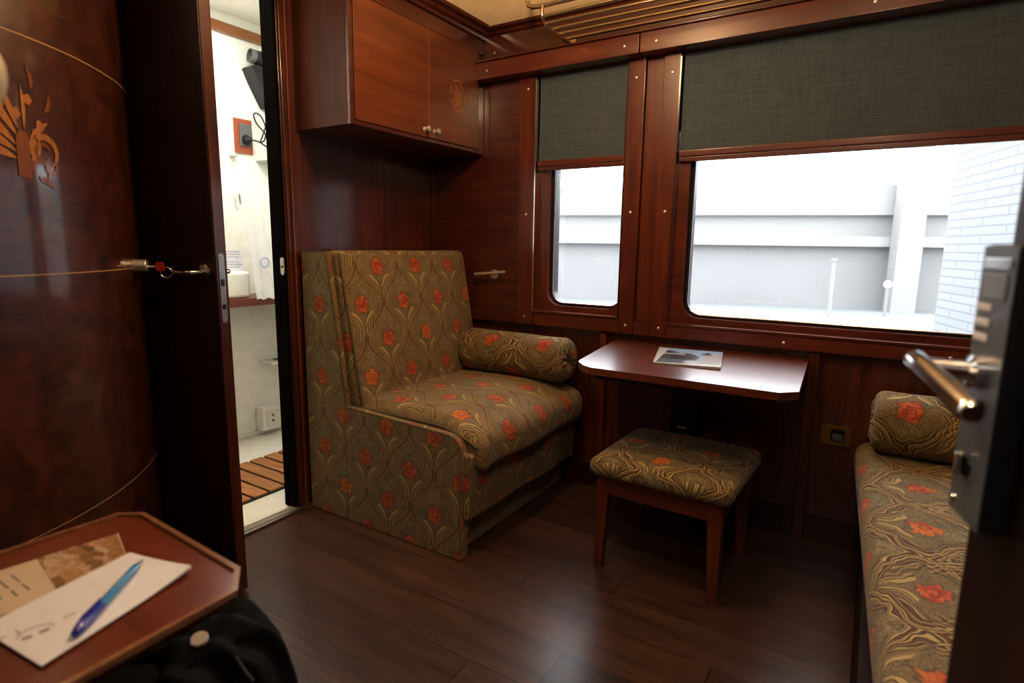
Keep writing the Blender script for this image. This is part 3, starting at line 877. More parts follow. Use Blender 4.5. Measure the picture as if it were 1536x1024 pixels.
# ------------------------------------------------------------------ bathroom door leaf
hx, hy = XL + .012, 1.005; fx, fy = -1.755, 1.062
dv = Vector((fx - hx, fy - hy, 0)); DL = dv.length; dv.normalize(); dn = Vector((dv.y, -dv.x, 0))    # dn points to the camera side
def D(a, b, z): return Vector((hx, hy, z)) + dv * a + dn * b
def dbox(a0, a1, b0, b1, z0, z1, bev=0):
    bm = bx(a0, a1, b0, b1, z0, z1, bev=bev)
    M = Matrix(((dv.x, dn.x, 0, hx), (dv.y, dn.y, 0, hy), (0, 0, 1, 0), (0, 0, 0, 1)))
    return xf(bm, M)
dr = struct('door_1', dbox(0, DL, -.02, .02, .008, 2.205, bev=.003), DARKW, 'dark mahogany bathroom door standing ajar')
link('edge_strip', dbox(DL, DL + .003, -.019, .017, .009, 2.204), WOODZ, dr)
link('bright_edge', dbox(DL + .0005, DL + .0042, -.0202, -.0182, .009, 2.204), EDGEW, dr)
bm = NB()
pl = rrect(-.0105, .0105, .945, 1.165, .0104)
prism(bm, pl, lambda p: D(DL + .003, p[0], p[1]), lambda p: D(DL + .0055, p[0], p[1]))
lp_ = link('lock_plate', bm, STEEL, dr, label='rounded steel lock plate on the door edge')
bm = NB()
for z in (1.152, .958): lathe(bm, [(0, 0), (.004, 0), (.003, .002), (0, .002)], frame(D(DL + .0055, 0, z), dv), 12)
link('plate_screw', bm, NICKEL, lp_)
link('latch_bolt', box(xf(bx(DL + .004, DL + .008, -.006, .006, 1.062, 1.084), Matrix(((dv.x, dn.x, 0, hx), (dv.y, dn.y, 0, hy), (0, 0, 1, 0), (0, 0, 0, 1)))), 0, 0, 0, 0, 0, 0), BLACK, lp_) if False else link('latch_bolt', dbox(DL + .004, DL + .0075, -.006, .006, 1.062, 1.084, bev=.001), BLACK, lp_)
link('dead_bolt', dbox(DL + .004, DL + .0075, -.006, .006, .988, 1.004, bev=.001), BLACK, lp_)
for sg in (1, -1):
    a = DL - .045; b0 = .02 * sg
    h = link('lever_handle', tube(NB(), [D(a, b0, 1.105), D(a, b0 + .042 * sg, 1.105), D(a - .006, b0 + .050 * sg, 1.105), D(a - .02, b0 + .052 * sg, 1.105), D(a - .125, b0 + .050 * sg, 1.103)], .0088, 12), CHROME, dr, label='chrome lever handle')
    link('rose', disc(NB(), frame(D(a, b0, 1.105), dn * sg), .026, .007), CHROME, h)
    link('grip_band', tube(NB(), [D(a - .075, b0 + .051 * sg, 1.104), D(a - .12, b0 + .050 * sg, 1.103)], .0095, 12), BLACK, h)

# ------------------------------------------------------------------ curved wardrobe
CUR = [(-1.50, -.115), (-1.535, .05), (-1.565, .20), (-1.588, .32), (-1.612, .42), (-1.640, .505), (-1.680, .595), (-1.745, .70), (-1.825, .795), (-1.915, .88), (-2.0, .942), (-2.08, .985)]
# smooth resample (Catmull-Rom)
def crom(P, n):
    out = []
    for i in range(len(P) - 1):
        p0, p1, p2, p3 = P[max(0, i - 1)], P[i], P[i + 1], P[min(len(P) - 1, i + 2)]
        for k in range(n):
            t = k / n
            out.append(tuple(.5 * ((2 * p1[a]) + (-p0[a] + p2[a]) * t + (2 * p0[a] - 5 * p1[a] + 4 * p2[a] - p3[a]) * t * t + (-p0[a] + 3 * p1[a] - 3 * p2[a] + p3[a]) * t ** 3) for a in (0, 1)))
    out.append(P[-1]); return out
CC = crom(CUR, 6)
CN = []
for i in range(len(CC)):
    a = CC[max(0, i - 1)]; b = CC[min(len(CC) - 1, i + 1)]
    t = Vector((b[0] - a[0], b[1] - a[1])).normalized(); CN.append((t.y, -t.x))
CS = [0]
for a, b in zip(CC, CC[1:]): CS.append(CS[-1] + math.dist(a, b))
def on_curve(s, off):
    for i in range(len(CS) - 1):
        if CS[i + 1] >= s or i == len(CS) - 2:
            t = (s - CS[i]) / (CS[i + 1] - CS[i]); break
    x = CC[i][0] + (CC[i + 1][0] - CC[i][0]) * t; y = CC[i][1] + (CC[i + 1][1] - CC[i][1]) * t
    nx = CN[i][0] + (CN[i + 1][0] - CN[i][0]) * t; ny = CN[i][1] + (CN[i + 1][1] - CN[i][1]) * t
    return (x + nx * off, y + ny * off)
def s_of_y(y):
    for i in range(len(CC) - 1):
        if CC[i + 1][1] >= y: return CS[i] + (CS[i + 1] - CS[i]) * (y - CC[i][1]) / (CC[i + 1][1] - CC[i][1])
wd = thing('wardrobe', 'tall curved wardrobe in glossy burl veneer with pale line inlay', 'wardrobe', (-1.8, .4, 0))
bm = NB()
poly = CC + [(-2.10, .985), (-2.10, -.115)]
prism(bm, poly, lambda p: (p[0], p[1], .06), lambda p: (p[0], p[1], ZC - .06))
link('curved_door', bm, BURL, wd, 30)
plinth = [(x - .02, y) for x, y in CC] + [(-2.10, .985), (-2.10, -.115)]
bm = NB(); prism(bm, plinth, lambda p: (p[0], p[1], .002), lambda p: (p[0], p[1], .0595)); link('plinth', bm, DARKW, wd)
def ribbon(z, h, off=.0012):
    bm = NB()
    L = [bm.verts.new((*[c + n * off for c, n in zip(p, nn)], z - h)) for p, nn in zip(CC, CN)]
    U = [bm.verts.new((*[c + n * off for c, n in zip(p, nn)], z + h)) for p, nn in zip(CC, CN)]
    for i in range(len(CC) - 1): bm.faces.new((L[i], L[i + 1], U[i + 1], U[i]))
    return bm
for z in (.50, 1.118, 1.65): link('inlay_line', ribbon(z, .0017), GOLDLINE, wd, label='thin pale inlay line')
# marquetry bouquet
s0 = s_of_y(.56); z0 = 1.372
fm = lambda p, h: (*on_curve(s0 + p[0], .0006 + h), z0 + p[1])
bm = NB()
for (x, z, a, L, w, be) in ((-.018, .005, 158, .125, .011, .25), (-.018, .02, 146, .125, .010, .2), (-.018, .035, 133, .13, .010, .15), (-.014, .055, 121, .115, .009, .1), (-.01, .07, 108, .10, .007, 0),
                            (.012, .005, 40, .075, .010, .9), (.012, .035, 62, .085, .008, -.3), (.004, .07, 84, .10, .0045, .1)):
    veneer(bm, leafpts(x, z, a, L, w, 8, be), fm)
for (x, z, r) in ((-.125, .075, .014), (-.108, .105, .014), (-.088, .135, .015), (-.045, .118, .010), (-.012, .105, .012), (.02, .14, .012), (.045, .09, .010)):
    veneer(bm, [(x + r * (1 + .18 * cos(5 * t)) * cos(t) * .9, z + r * (1 + .18 * cos(5 * t)) * sin(t)) for t in [2 * PI * i / 15 for i in range(15)]], fm)
link('leaf_pattern', bm, INLAY, wd, label='bright bouquet leaves in marquetry')
bm = NB()
veneer(bm, [(-.020, -.032), (.012, -.035), (.014, .055), (.006, .068), (-.008, .07), (-.018, .052)], fm)
link('vase', bm, INLAYD, wd, label='darker vase in marquetry')
for (cx_, cz_, r1, a0, a1, w0) in ((.052, .03, .034, -60, 235, .0075), (.047, .028, .019, 20, 330, .0055), (.038, -.012, .022, -40, 210, .006), (.066, .0, .017, 190, 420, .005)):
    n = 22; bm = NB(); A = []; B = []
    for i in range(n + 1):
        a = math.radians(a0 + (a1 - a0) * i / n); w = w0 * sin(PI * (.06 + .9 * i / n)) ** .7
        A.append((cx_ + (r1 + w) * cos(a), cz_ + (r1 + w) * sin(a))); B.append((cx_ + (r1 - w) * cos(a), cz_ + (r1 - w) * sin(a)))
    for i in range(n):
        veneer(bm, [A[i], A[i + 1], B[i + 1], B[i]], fm)
    bmesh.ops.remove_doubles(bm, verts=bm.verts[:], dist=1e-5)
    link('scroll', bm, INLAY if w0 > .007 else INLAYD, wd)
PET = [leafpts(.03 + .006 * i, -.028 - .002 * (i % 2), -40 - 10 * i, .022, .006, 6, .3) for i in range(6)]
PET += [leafpts(x, z, a, .05, .006, 7, .6) for (x, z, a) in ((.03, .165, 70), (-.02, .185, 95), (-.06, .16, 120), (.06, .12, 40))]
for p_ in PET:
    bm = NB(); veneer(bm, p_, fm); link('petal', bm, INLAYD, wd)
# cam lock with key
sk = s_of_y(.885); kx, ky_ = on_curve(sk, 0); nk = Vector((on_curve(sk, 1)[0] - kx, on_curve(sk, 1)[1] - ky_, 0)).normalized()
lk = link('cylinder_lock', lathe(NB(), [(0, 0), (.019, 0), (.019, .034), (.017, .037), (0, .037)], frame((kx, ky_, 1.125), nk), 20), NICKEL, wd)
c = Vector((kx, ky_, 1.122)) + nk * .037
link('key_blade', tube(NB(), [c, c + nk * .022], .0035, 8), NICKEL, lk)
M = frame(c + nk * .022, nk, (0, 0, 1))
link('key_head', xf(bx(-.014, .014, -.003, .003, 0, .024, bev=.003), M), RED, lk, label='red plastic key head')
link('key_ring', tube(NB(), [c + nk * .05 + Vector((.0, .0, -.018)) + (Vector((0, 0, 1)) * cos(t) + nk * sin(t)) * .016 for t in [2 * PI * i / 18 for i in range(18)]], .0016, 6, closed=True), CHROME, lk)

# ------------------------------------------------------------------ side table in front with brochure, notepad, pen
ZT = .772
dk = thing('side_table', 'small mahogany side table with clipped corners and raised rim', 'table', (-.85, .2, 0))
TP = [(-.998, -.10), (-.974, .394), (-.944, .416), (-.676, .405), (-.634, .374), (-.612, -.10)]
bm = prism(NB(), TP, lambda p: (p[0], p[1], ZT - .010), lambda p: (p[0], p[1], ZT)); bev_all(bm, .002, 1)
DESK = mat('side_table_veneer', rough=.32, coat=.6, coat_rough=.18, fn=wood_fn('x', (.085, .016, .005), (.14, .028, .008), (.20, .045, .013), .7))
link('tabletop', bm, DESK, dk)
cxm, cym = -.82, .15
def offs(P, d):
    out = []; n = len(P)
    for i in range(n):
        a, b, c = Vector(P[i - 1]), Vector(P[i]), Vector(P[(i + 1) % n])
        e1 = (b - a).normalized(); e2 = (c - b).normalized()
        n1 = Vector((-e1.y, e1.x)); n2 = Vector((-e2.y, e2.x)); m = (n1 + n2).normalized(); k = d / max(.3, m.dot(n1))
        out.append(tuple(b + m * k))
    return out
outer = offs(TP, .003); inner = offs(TP, -.0045)
if abs(outer[0][0]) < abs(TP[0][0]): outer, inner = inner, outer
def rimbm(o_, i_, z0, z1):
    bm = NB(); n = len(o_)
    v = [[bm.verts.new((p[0], p[1], z)) for p in pts] for pts, z in ((o_, z0), (o_, z1), (i_, z1), (i_, z0))]
    for a in range(4):
        A, B = v[a], v[(a + 1) % 4]
        for i in range(n): bm.faces.new((A[i], A[(i + 1) % n], B[(i + 1) % n], B[i]))
    return bm
link('rim', bev_all(rimbm(outer, inner, ZT - .0035, ZT + .0045), .0015, 2), mat('highlight_rim_wood', rough=.25, coat=1.0, fn=wood_fn('x', (.12, .05, .025), (.22, .10, .05), (.32, .16, .08))), dk, label='raised moulded rim lightened for its highlight')  # rim colour lightened to paint in the highlight along the edge
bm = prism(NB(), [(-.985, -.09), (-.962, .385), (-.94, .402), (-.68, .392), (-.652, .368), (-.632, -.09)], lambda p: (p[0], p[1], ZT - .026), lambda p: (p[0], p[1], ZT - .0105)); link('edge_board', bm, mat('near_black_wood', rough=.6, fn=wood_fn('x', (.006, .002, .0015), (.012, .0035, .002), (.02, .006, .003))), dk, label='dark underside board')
link('leg', bx(-.89, -.80, .0, .09, .001, ZT - .0265, bev=.004), DARKW, dk)
def flat(name, pts, z, h, m, par=None, label=None):
    bm = NB(); prism(bm, pts, lambda p: (p[0], p[1], z), lambda p: (p[0], p[1], z + h)); return link(name, bm, m, par, label=label)
def photo_fn(T):
    uv = T.coord('UV'); u0, v0, _ = T.xyz(uv)
    n = T.noise(uv, 5, 3)
    u = u0 + (n - .5) * .35; v = v0 + (n - .5) * .3 + u0 * .3
    w = T.white(T.vec((u * 9.0).floor(), (v * 4.0).floor(), 2.0)) * .5 + T.noise(uv, 14, 4) * .5
    return T.ramp(w, [(.2, srgb(74, 58, 50)), (.42, srgb(140, 104, 70)), (.6, srgb(168, 130, 92)), (.75, srgb(190, 172, 154)), (.9, srgb(120, 138, 166))])
PHOTO = mat('printed_photograph', rough=.45, fn=photo_fn)
BRO = mat('cream_brochure_paper', srgb(202, 188, 168), rough=.6)
ZP = ZT + .001
br = thing('brochure', 'cream brochure with a small printed interior photograph under the notepad', 'brochure', (-.9, .2, ZP))
flat('sheet', [(-.912, .366), (-.795, .33), (-.84, .0), (-.955, .03)], ZP, .0008, BRO, br)
o = flat('printed_photo', [(-.911, .364), (-.80, .331), (-.812, .255), (-.925, .272)], ZP + .0009, .0003, PHOTO, br, 'printed brown toned interior photograph'); uv_xy(o, (-.911, .27, ZP), (0, .10, 0), (.11, -.02, 0))
bm = NB()
for i in range(5):
    y = .185 + i * .013
    for x0_, x1_ in ((-.905, -.872), (-.868, -.842)):
        prism(bm, [(x0_ + .006 * (i % 2), y), (x1_ - .004 * (i % 3), y), (x1_ - .004 * (i % 3), y + .002), (x0_ + .006 * (i % 2), y + .002)], lambda p: (p[0], p[1], ZP + .0009), lambda p: (p[0], p[1], ZP + .0012))
link('print', bm, INK, br)
npd = thing('notepad', 'white notepad sheet with a small grey emblem, on the side table under the blue pen', 'notepad', (-.76, .25, ZP + .0013))
ZN = ZP + .0013
P = [Vector((-.835, .347, ZN)), Vector((-.80, .178, ZN)), Vector((-.674, .191, ZN)), Vector((-.721, .369, ZN))]
bm = NB(); n = 10; g = []
for j in range(n + 1):
    row = []
    for i in range(n + 1):
        a = P[1].lerp(P[0], j / n); b = P[2].lerp(P[3], j / n); p = a.lerp(b, i / n)
        t = i / n; u = j / n
        row.append((p, .0018 + .007 * (t * t * max(0, u - .55) ** 2) * 5))
    g.append(row)
tv = [[bm.verts.new((p.x, p.y, ZN + h)) for p, h in r] for r in g]; bv = [[bm.verts.new((p.x, p.y, ZN + h * .5)) for p, h in r] for r in g]
for j in range(n):
    for i in range(n):
        bm.faces.new((tv[j][i], tv[j][i + 1], tv[j + 1][i + 1], tv[j + 1][i])); bm.faces.new((bv[j][i], bv[j + 1][i], bv[j + 1][i + 1], bv[j][i + 1]))
for i in range(n):
    for a, b, c_, d_ in ((tv[0][i], bv[0][i], bv[0][i + 1], tv[0][i + 1]), (tv[n][i + 1], bv[n][i + 1], bv[n][i], tv[n][i]), (tv[i + 1][0], bv[i + 1][0], bv[i][0], tv[i][0]), (tv[i][n], bv[i][n], bv[i + 1][n], tv[i + 1][n])):
        bm.faces.new((a, b, c_, d_))
link('sheets', bm, PAPER, npd)
# blurred little emblem: a domed outline over a dark base line, and two short marks
zt = ZN + .0020
def mark(bm, pts, w):
    for p, q in zip(pts, pts[1:]):
        d = Vector((q[0] - p[0], q[1] - p[1])).normalized() * w
        prism(bm, [(p[0] - d.y, p[1] + d.x), (p[0] + d.y, p[1] - d.x), (q[0] + d.y, q[1] - d.x), (q[0] - d.y, q[1] + d.x)], lambda c: (c[0], c[1], zt), lambda c: (c[0], c[1], zt + .0003))
ec = Vector((-.742, .209)); eu = Vector((.03, .178)).normalized(); ev = Vector((-.99, .12)).normalized()
E2 = lambda a, b: tuple(ec + eu * a + ev * b)
bm = NB()
mark(bm, [E2(-.013, -.006), E2(-.004, -.007)], .0022); mark(bm, [E2(.002, -.006), E2(.011, -.005)], .0022)
mark(bm, [E2(.016 * cos(t), -.002 + .012 * sin(t)) for t in [PI * i / 8 for i in range(9)]], .0005)
mark(bm, [E2(-.012, .008), E2(-.013, .017)], .0007); mark(bm, [E2(.026, .006), E2(.038, .008)], .0007); mark(bm, [E2(-.03, .012), E2(-.022, .013)], .0007)
link('emblem', bm, INK, npd)

# ballpoint pen
pn = thing('ballpoint_pen', 'translucent blue ballpoint pen lying across the white notepad', 'pen', (-.74, .28, ZN + .002))
pa = Vector((-.690, .225, ZN + .0085)); pb = Vector((-.790, .343, ZN + .0075)); ax = (pb - pa)
def penseg(prof, m, nm, lab=None):
    return link(nm, lathe(NB(), [(r, h) for r, h in prof], frame(pa, ax), 20), m, pn, label=lab)
PL = ax.length
penseg([(0, .0), (.0035, .002), (.006, .012), (.0064, .03), (.006, .052)], PEND, 'grip', 'dark blue rubber grip')
penseg([(.0058, .052), (.0056, .06), (.0053, PL * .80), (.0046, PL * .88)], PENB, 'barrel', 'translucent blue barrel')
penseg([(.0040, PL * .88), (.0032, PL * .90), (.0018, PL * .97), (.0008, PL), (0, PL)], STEEL, 'tip', 'grey metal tip')
u = Vector((0, 0, 1)); axn = ax.normalized()
link('clip', tube(NB(), [pa + axn * .004 + u * .0055, pa + axn * .02 + u * .0085, pa + axn * .055 + u * .0075], [.0012, .0018, .0012], 8), PEND, pn)


# ------------------------------------------------------------------ soft black bag under the side table
bg = thing('bag', 'black soft cloth bag with a round silver snap on the floor beside the side table', 'bag', (-.86, .36, 0))
def bagf(p, n):
    q = p.copy()
    h = p.z / .62
    c = Vector((-.86, .36))
    # bulge and narrow towards the top
    k = 1.0 + .10 * sin(PI * min(1, h)) - .14 * max(0, h - .6) / .4
    q.x = c.x + (p.x - c.x) * k; q.y = c.y + (p.y - c.y) * k
    q.z += .010 * sin(p.x * 26 + p.y * 9) * h
    # drape folds
    q.x += .006 * sin(p.z * 30 + p.y * 14) * (1 - abs(2 * h - 1)); q.y += .008 * sin(p.z * 22 + p.x * 30) * .6
    return q
bm = cushion(-1.095, -.735, .17, .535, .004, .60, .10, bagf, k=6, m=(10, 10, 14))
link('body', bm, BAGC, bg, 80)
def flapf(p, n):
    q = bagf(p, n); w = sin(p.x * 52 - p.y * 78 + 3 * sin(p.x * 17)); q.z += .009 * w * abs(w) + .004 * sin(p.x * 90 + p.y * 60); q.x += .006 * w * (1 if n.x > .4 else 0); return q
fb = link('flap', cushion(-.985, -.728, .33, .545, .44, .612, .055, flapf, k=8, m=(26, 26, 8)), BAGC, bg, 80, label='folded cloth flap')
link('flap_seam', tube(NB(), [(-.90 + .20 * t + .015 * sin(PI * t), .53 - .10 * t - .03 * sin(PI * t), .604 - .025 * t * t) for t in [i / 16 for i in range(17)]], .0035, 8), BLACK, fb)
link('snap', disc(NB(), frame((-.789, .407, .622), (.25, -.30, .92)), .0125, .007), mat('pale_silver_snap', (.72, .68, .66), rough=.3, metal=.25), bg, label='round silver snap')

# ------------------------------------------------------------------ reading lamp at the entrance wall
rl = thing('reading_lamp', 'round pale frosted reading lamp above the side table', 'lamp', (-.66, YE, 1.30))
lc = Vector((-.678, .173, 1.343))
link('lamp_shade', lathe(NB(), [(0, -.022), (.03, -.022), (.044, -.012), (.048, 0), (.044, .012), (.03, .020), (0, .022)], frame(lc, (.75, -.1, .1)), 36), GLOBE, rl, 60)
link('arm', tube(NB(), [(-.70, YE + .004, 1.33), (-.70, -.06, 1.335), (-.695, .04, 1.35), (-.695, .12, 1.347), (-.692, .17, 1.344)], .008, 10), BRASS, rl)
link('wall_rose', disc(NB(), frame((-.70, YE, 1.33), (0, 1, 0)), .035, .012), BRASS, rl)

# ------------------------------------------------------------------ bathroom
XB = -3.22
struct('floor_bathroom', bx(XB, XL - .03, .95, 2.5, -.03, .004), BATHF, 'white moulded bathroom floor tray')
bm = NB()
box(bm, XB - .05, XB, .9, 2.55, 0, ZC + .2)
struct('wall_bathroom_back', bm, BATHW, 'white bathroom back wall')
struct('wall_bathroom_side', bx(XB, XL - .05, 2.46, 2.51, 0, ZC + .2), BATHW, 'white bathroom side wall')
struct('wall_bathroom_near', bx(XB, XL - .05, .90, .95, 0, ZC + .2), BATHW)
struct('wall_bathroom_front', box(bx(XL - .075, XL - .0505, 1.665, 2.46, 0, ZC + .2), XL - .075, XL - .0505, .95, 1.66, 2.216, ZC + .2), BATHW)
struct('ceiling_bathroom', bx(XB - .05, XL - .05, .9, 2.51, ZC + .185, ZC + .2), BATHW, 'white bathroom ceiling')
struct('trim_27', bx(XB, XB + .025, .95, 2.46, 2.345, 2.40, bev=.005), mat('golden_brown_wood', rough=.4, coat=.4, fn=wood_fn('y', (.16, .055, .014), (.26, .10, .028), (.36, .15, .05))), 'golden brown wooden moulding at the top of the bathroom wall')
struct('trim_28', bx(XB, XB + .02, .95, 2.46, .004, .03, bev=.004), BATHF)
bm = NB(); n = 0
x = -2.81
mt = thing('duckboard_mat', 'teak and black striped floor mat inside the bathroom doorway', 'mat', (-2.59, 1.7, .004))
y = 1.08
while y < 2.36:
    box(bm, -2.81, -2.375, y, y + .074, .012, .022, bev=.002); y += .089
M_ = mt
link('teak_slats', bm, TEAK, mt)
link('black_base', bx(-2.815, -2.372, 1.045, 2.405, .0045, .0118), RUBBER, mt, label='black backing between the slats')
# counter with basin ledge, card, towel
ct = thing('washbasin_counter', 'white basin block on a brown counter against the bathroom wall', 'counter', (-3.05, 1.9, .85))
link('worktop', bx(XB + .001, -2.95, 1.2, 2.4, .848, .892, bev=.004), mat('red_brown_laminate', srgb(116, 60, 48), rough=.4), ct, label='red brown counter edge')
bm = cushion(XB + .002, -2.975, 1.45, 1.975, .893, 1.04, .02, None, k=4, m=(2, 4, 2)); link('basin', bm, BATHW, ct, 60, label='white basin block')
cd = thing('leaflet', 'white leaflet with small grey print standing on the basin block', 'leaflet', (-3.0, 1.9, 1.041))
bm = NB(); prism(bm, [(1.80, 1.0415), (1.96, 1.0415), (1.96, 1.155), (1.80, 1.155)], lambda p: (-3.02 - (p[1] - 1.04) * .15, p[0], p[1]), lambda p: (-3.022 - (p[1] - 1.04) * .15, p[0], p[1]))
link('sheet', bm, PAPER, cd)
rr = random.Random(5); GINK = mat('pale_grey_ink', srgb(150, 152, 156), rough=.8)
for rows_ in ((0, 1, 2), (4, 5, 6)):
    bm = NB()
    for r_ in rows_:
        z = 1.145 - r_ * .014; y = 1.835
        while y < 1.945:
            w = rr.uniform(.006, .016)
            prism(bm, [(y, z), (y + w, z), (y + w, z + .0042), (y, z + .0042)], lambda p: (-3.0198 - (p[1] - 1.04) * .15, p[0], p[1]), lambda p: (-3.0194 - (p[1] - 1.04) * .15, p[0], p[1]))
            y += w + .006
    link('text_block', bm, GINK, cd)
# towel rail and towel
tr = thing('towel_rail', 'thin chrome towel rail on the bathroom side wall', 'towel rail', (-2.93, 2.46, 1.45))
link('rail', tube(NB(), [(-2.93, 2.459, 1.45), (-2.93, 1.90, 1.45), (-2.93, 1.885, 1.445), (-2.93, 1.88, 1.43), (-2.93, 1.88, 1.385), (-2.925, 1.89, 1.37)], .0055, 10), CHROME, tr)
link('mount', disc(NB(), frame((-2.93, 2.459, 1.45), (0, -1, 0)), .022, .01), CHROME, tr)
tw = thing('towel', 'long white towel with a pale blue ring emblem hanging over the thin chrome rail', 'towel', (-2.93, 2.1, .88))
bm = NB(); rows = []
def twp(i, z, dx): 
    t = i / 30; y0_ = 1.905 + max(0, (1.42 - z)) * .12
    return (-2.93 + dx + (.008 * sin(i * .75) + .005 * sin(i * 1.9)) * max(0, 1.46 - z) * 1.8, y0_ + (2.22 - y0_) * t, z)
for z in (1.459, 1.44, 1.3, 1.15, 1.0, .93, .885):
    rows.append([bm.verts.new(twp(i, z + (.006 * sin(i * .9) if z < .9 else 0), .0085)) for i in range(31)])
back = [[bm.verts.new(twp(i, z, -.0085 - (.02 if z < 1.2 else 0))) for i in range(31)] for z in (1.44, 1.40)]
for A, B in zip(rows, rows[1:]):
    for i in range(30): bm.faces.new((A[i], A[i + 1], B[i + 1], B[i]))
for i in range(30):
    bm.faces.new((rows[0][i], back[0][i], back[0][i + 1], rows[0][i + 1])); bm.faces.new((back[0][i], back[1][i], back[1][i + 1], back[0][i + 1]))
link('cloth', bm, TOWEL, tw, 80)
link('ring_emblem', tube(NB(), [(-2.905, 2.02 + .026 * cos(t), 1.09 + .026 * sin(t)) for t in [2 * PI * i / 24 for i in range(24)]], .0025, 6, closed=True), INKB, tw)
# glass shelf
gs = thing('glass_shelf', 'narrow pale shelf under the socket on the bathroom wall', 'shelf', (XB, 2.15, 1.67))
link('shelf_board', bx(XB + .001, XB + .10, 2.214, 2.44, 1.672, 1.682, bev=.002), mat('pale_frosted_glass', srgb(138, 150, 144), rough=.2, coat=.5), gs)
link('shelf_bracket', bx(XB + .001, XB + .03, 2.045, 2.075, 1.682, 1.692, bev=.002), STEEL, gs)
# socket
so = thing('shaver_socket', 'orange brown socket plate with a black plug on the bathroom wall', 'socket', (XB, 2.13, 1.81))
link('back_plate', bx(XB + .0005, XB + .004, 2.072, 2.225, 1.75, 1.93, bev=.001), mat('clear_backing', srgb(226, 226, 220), rough=.3), so)
link('plate', bx(XB + .0045, XB + .012, 2.078, 2.192, 1.712, 1.905, bev=.002), SOCKETR, so, label='orange brown plate')
link('insert', bx(XB + .0125, XB + .020, 2.108, 2.186, 1.752, 1.878, bev=.003), GREYP, so, label='grey insert')
link('socket_well', disc(NB(), frame((XB + .02, 2.147, 1.788), (1, 0, 0)), .030, .004), BLACK, so)
# hair dryer with its holder and cord
hd = thing('hair_dryer', 'black wall-mounted hair dryer with a curly cord above the socket', 'hair dryer', (XB, 2.25, 2.1))
bm = NB()
pr = [(2.155, 2.185), (2.175, 2.20), (2.40, 2.20), (2.40, 2.02), (2.30, 1.985), (2.262, 1.985), (2.235, 2.03), (2.185, 2.12)]
prism(bm, pr, lambda p: (XB + .001, p[0], p[1]), lambda p: (XB + .10, p[0], p[1])); bev_all(bm, .012, 3)
link('holder', bm, BLACK, hd)
link('body', lathe(NB(), [(0, -.10), (.040, -.10), (.044, -.06), (.044, .05), (.036, .09), (.034, .092), (0, .085)], frame((XB + .095, 2.27, 2.235), (-.15, -1, .12)), 26), BLACK, hd)
link('nozzle', lathe(NB(), [(.030, 0), (.037, 0), (.038, .03), (.033, .03), (.030, .0)], frame((XB + .085, 2.185, 2.245), (-.15, -1, .12)), 26), GREYP, hd, label='grey nozzle ring')
cp = [(XB + .05, 2.262, 1.99), (XB + .05, 2.262, 1.90), (XB + .045, 2.235, 1.82), (XB + .04, 2.225, 1.79), (XB + .04, 2.25, 1.80), (XB + .045, 2.255, 1.84), (XB + .04, 2.215, 1.88), (XB + .04, 2.195, 1.91), (XB + .04, 2.19, 1.94), (XB + .045, 2.215, 1.945), (XB + .05, 2.245, 1.91), (XB + .05, 2.28, 1.80), (XB + .05, 2.265, 1.765), (XB + .05, 2.21, 1.785), (XB + .055, 2.16, 1.788)]
def crom3(P, n):
    out = []
    for i in range(len(P) - 1):
        p0, p1, p2, p3 = P[max(0, i - 1)], P[i], P[i + 1], P[min(len(P) - 1, i + 2)]
        for k in range(n):
            t = k / n
            out.append(tuple(.5 * ((2 * p1[a]) + (-p0[a] + p2[a]) * t + (2 * p0[a] - 5 * p1[a] + 4 * p2[a] - p3[a]) * t * t + (-p0[a] + 3 * p1[a] - 3 * p2[a] + p3[a]) * t ** 3) for a in range(3)))
    return out + [P[-1]]
cord = link('cord', tube(NB(), crom3(cp, 8), .0042, 8), RUBBER, hd)
link('coiled_cord', tube(NB(), [(XB + .05 + .012 * cos(t * 14), 2.295 + .012 * sin(t * 14) + .012 * sin(PI * t), 2.0 - .29 * t) for t in [i / 160 for i in range(161)]], .004, 6), RUBBER, hd)
link('plug', lathe(NB(), [(0, 0), (.022, 0), (.024, .012), (.016, .03), (.006, .04), (0, .04)], frame((XB + .0245, 2.147, 1.788), (1, 0, 0)), 20), RUBBER, cord)
# toilet roll
th = thing('toilet_roll', 'white toilet paper roll on a small holder under the brown counter', 'toilet roll', (-3.0, 2.0, .79))
rax = Vector((.75, -.66, 0)).normalized(); rc = Vector((-3.0, 2.214, .785))
Mr = frame(rc - rax * .055, rax)
link('paper', lathe(NB(), [(.020, 0), (.052, 0), (.054, .004), (.054, .106), (.052, .11), (.020, .11), (.020, 0)], Mr, 30), PAPER, th)
link('core', lathe(NB(), [(.0185, .002), (.0195, .002), (.0195, .108), (.0185, .108)], Mr, 24), GREYP, th, label='grey cardboard core')
link('holder', tube(NB(), [tuple(rc - rax * .06), tuple(rc - rax * .09 + Vector((0, 0, .02))), tuple(rc - rax * .09 + Vector((0, 0, .062)))], .006, 8), CHROME, th)
link('loose_end', tube(NB(), [tuple(rc + rax * .02 + Vector((-.05, -.04, .0))), tuple(rc + rax * .02 + Vector((-.055, -.045, -.05)))], .002, 6), PAPER, th)
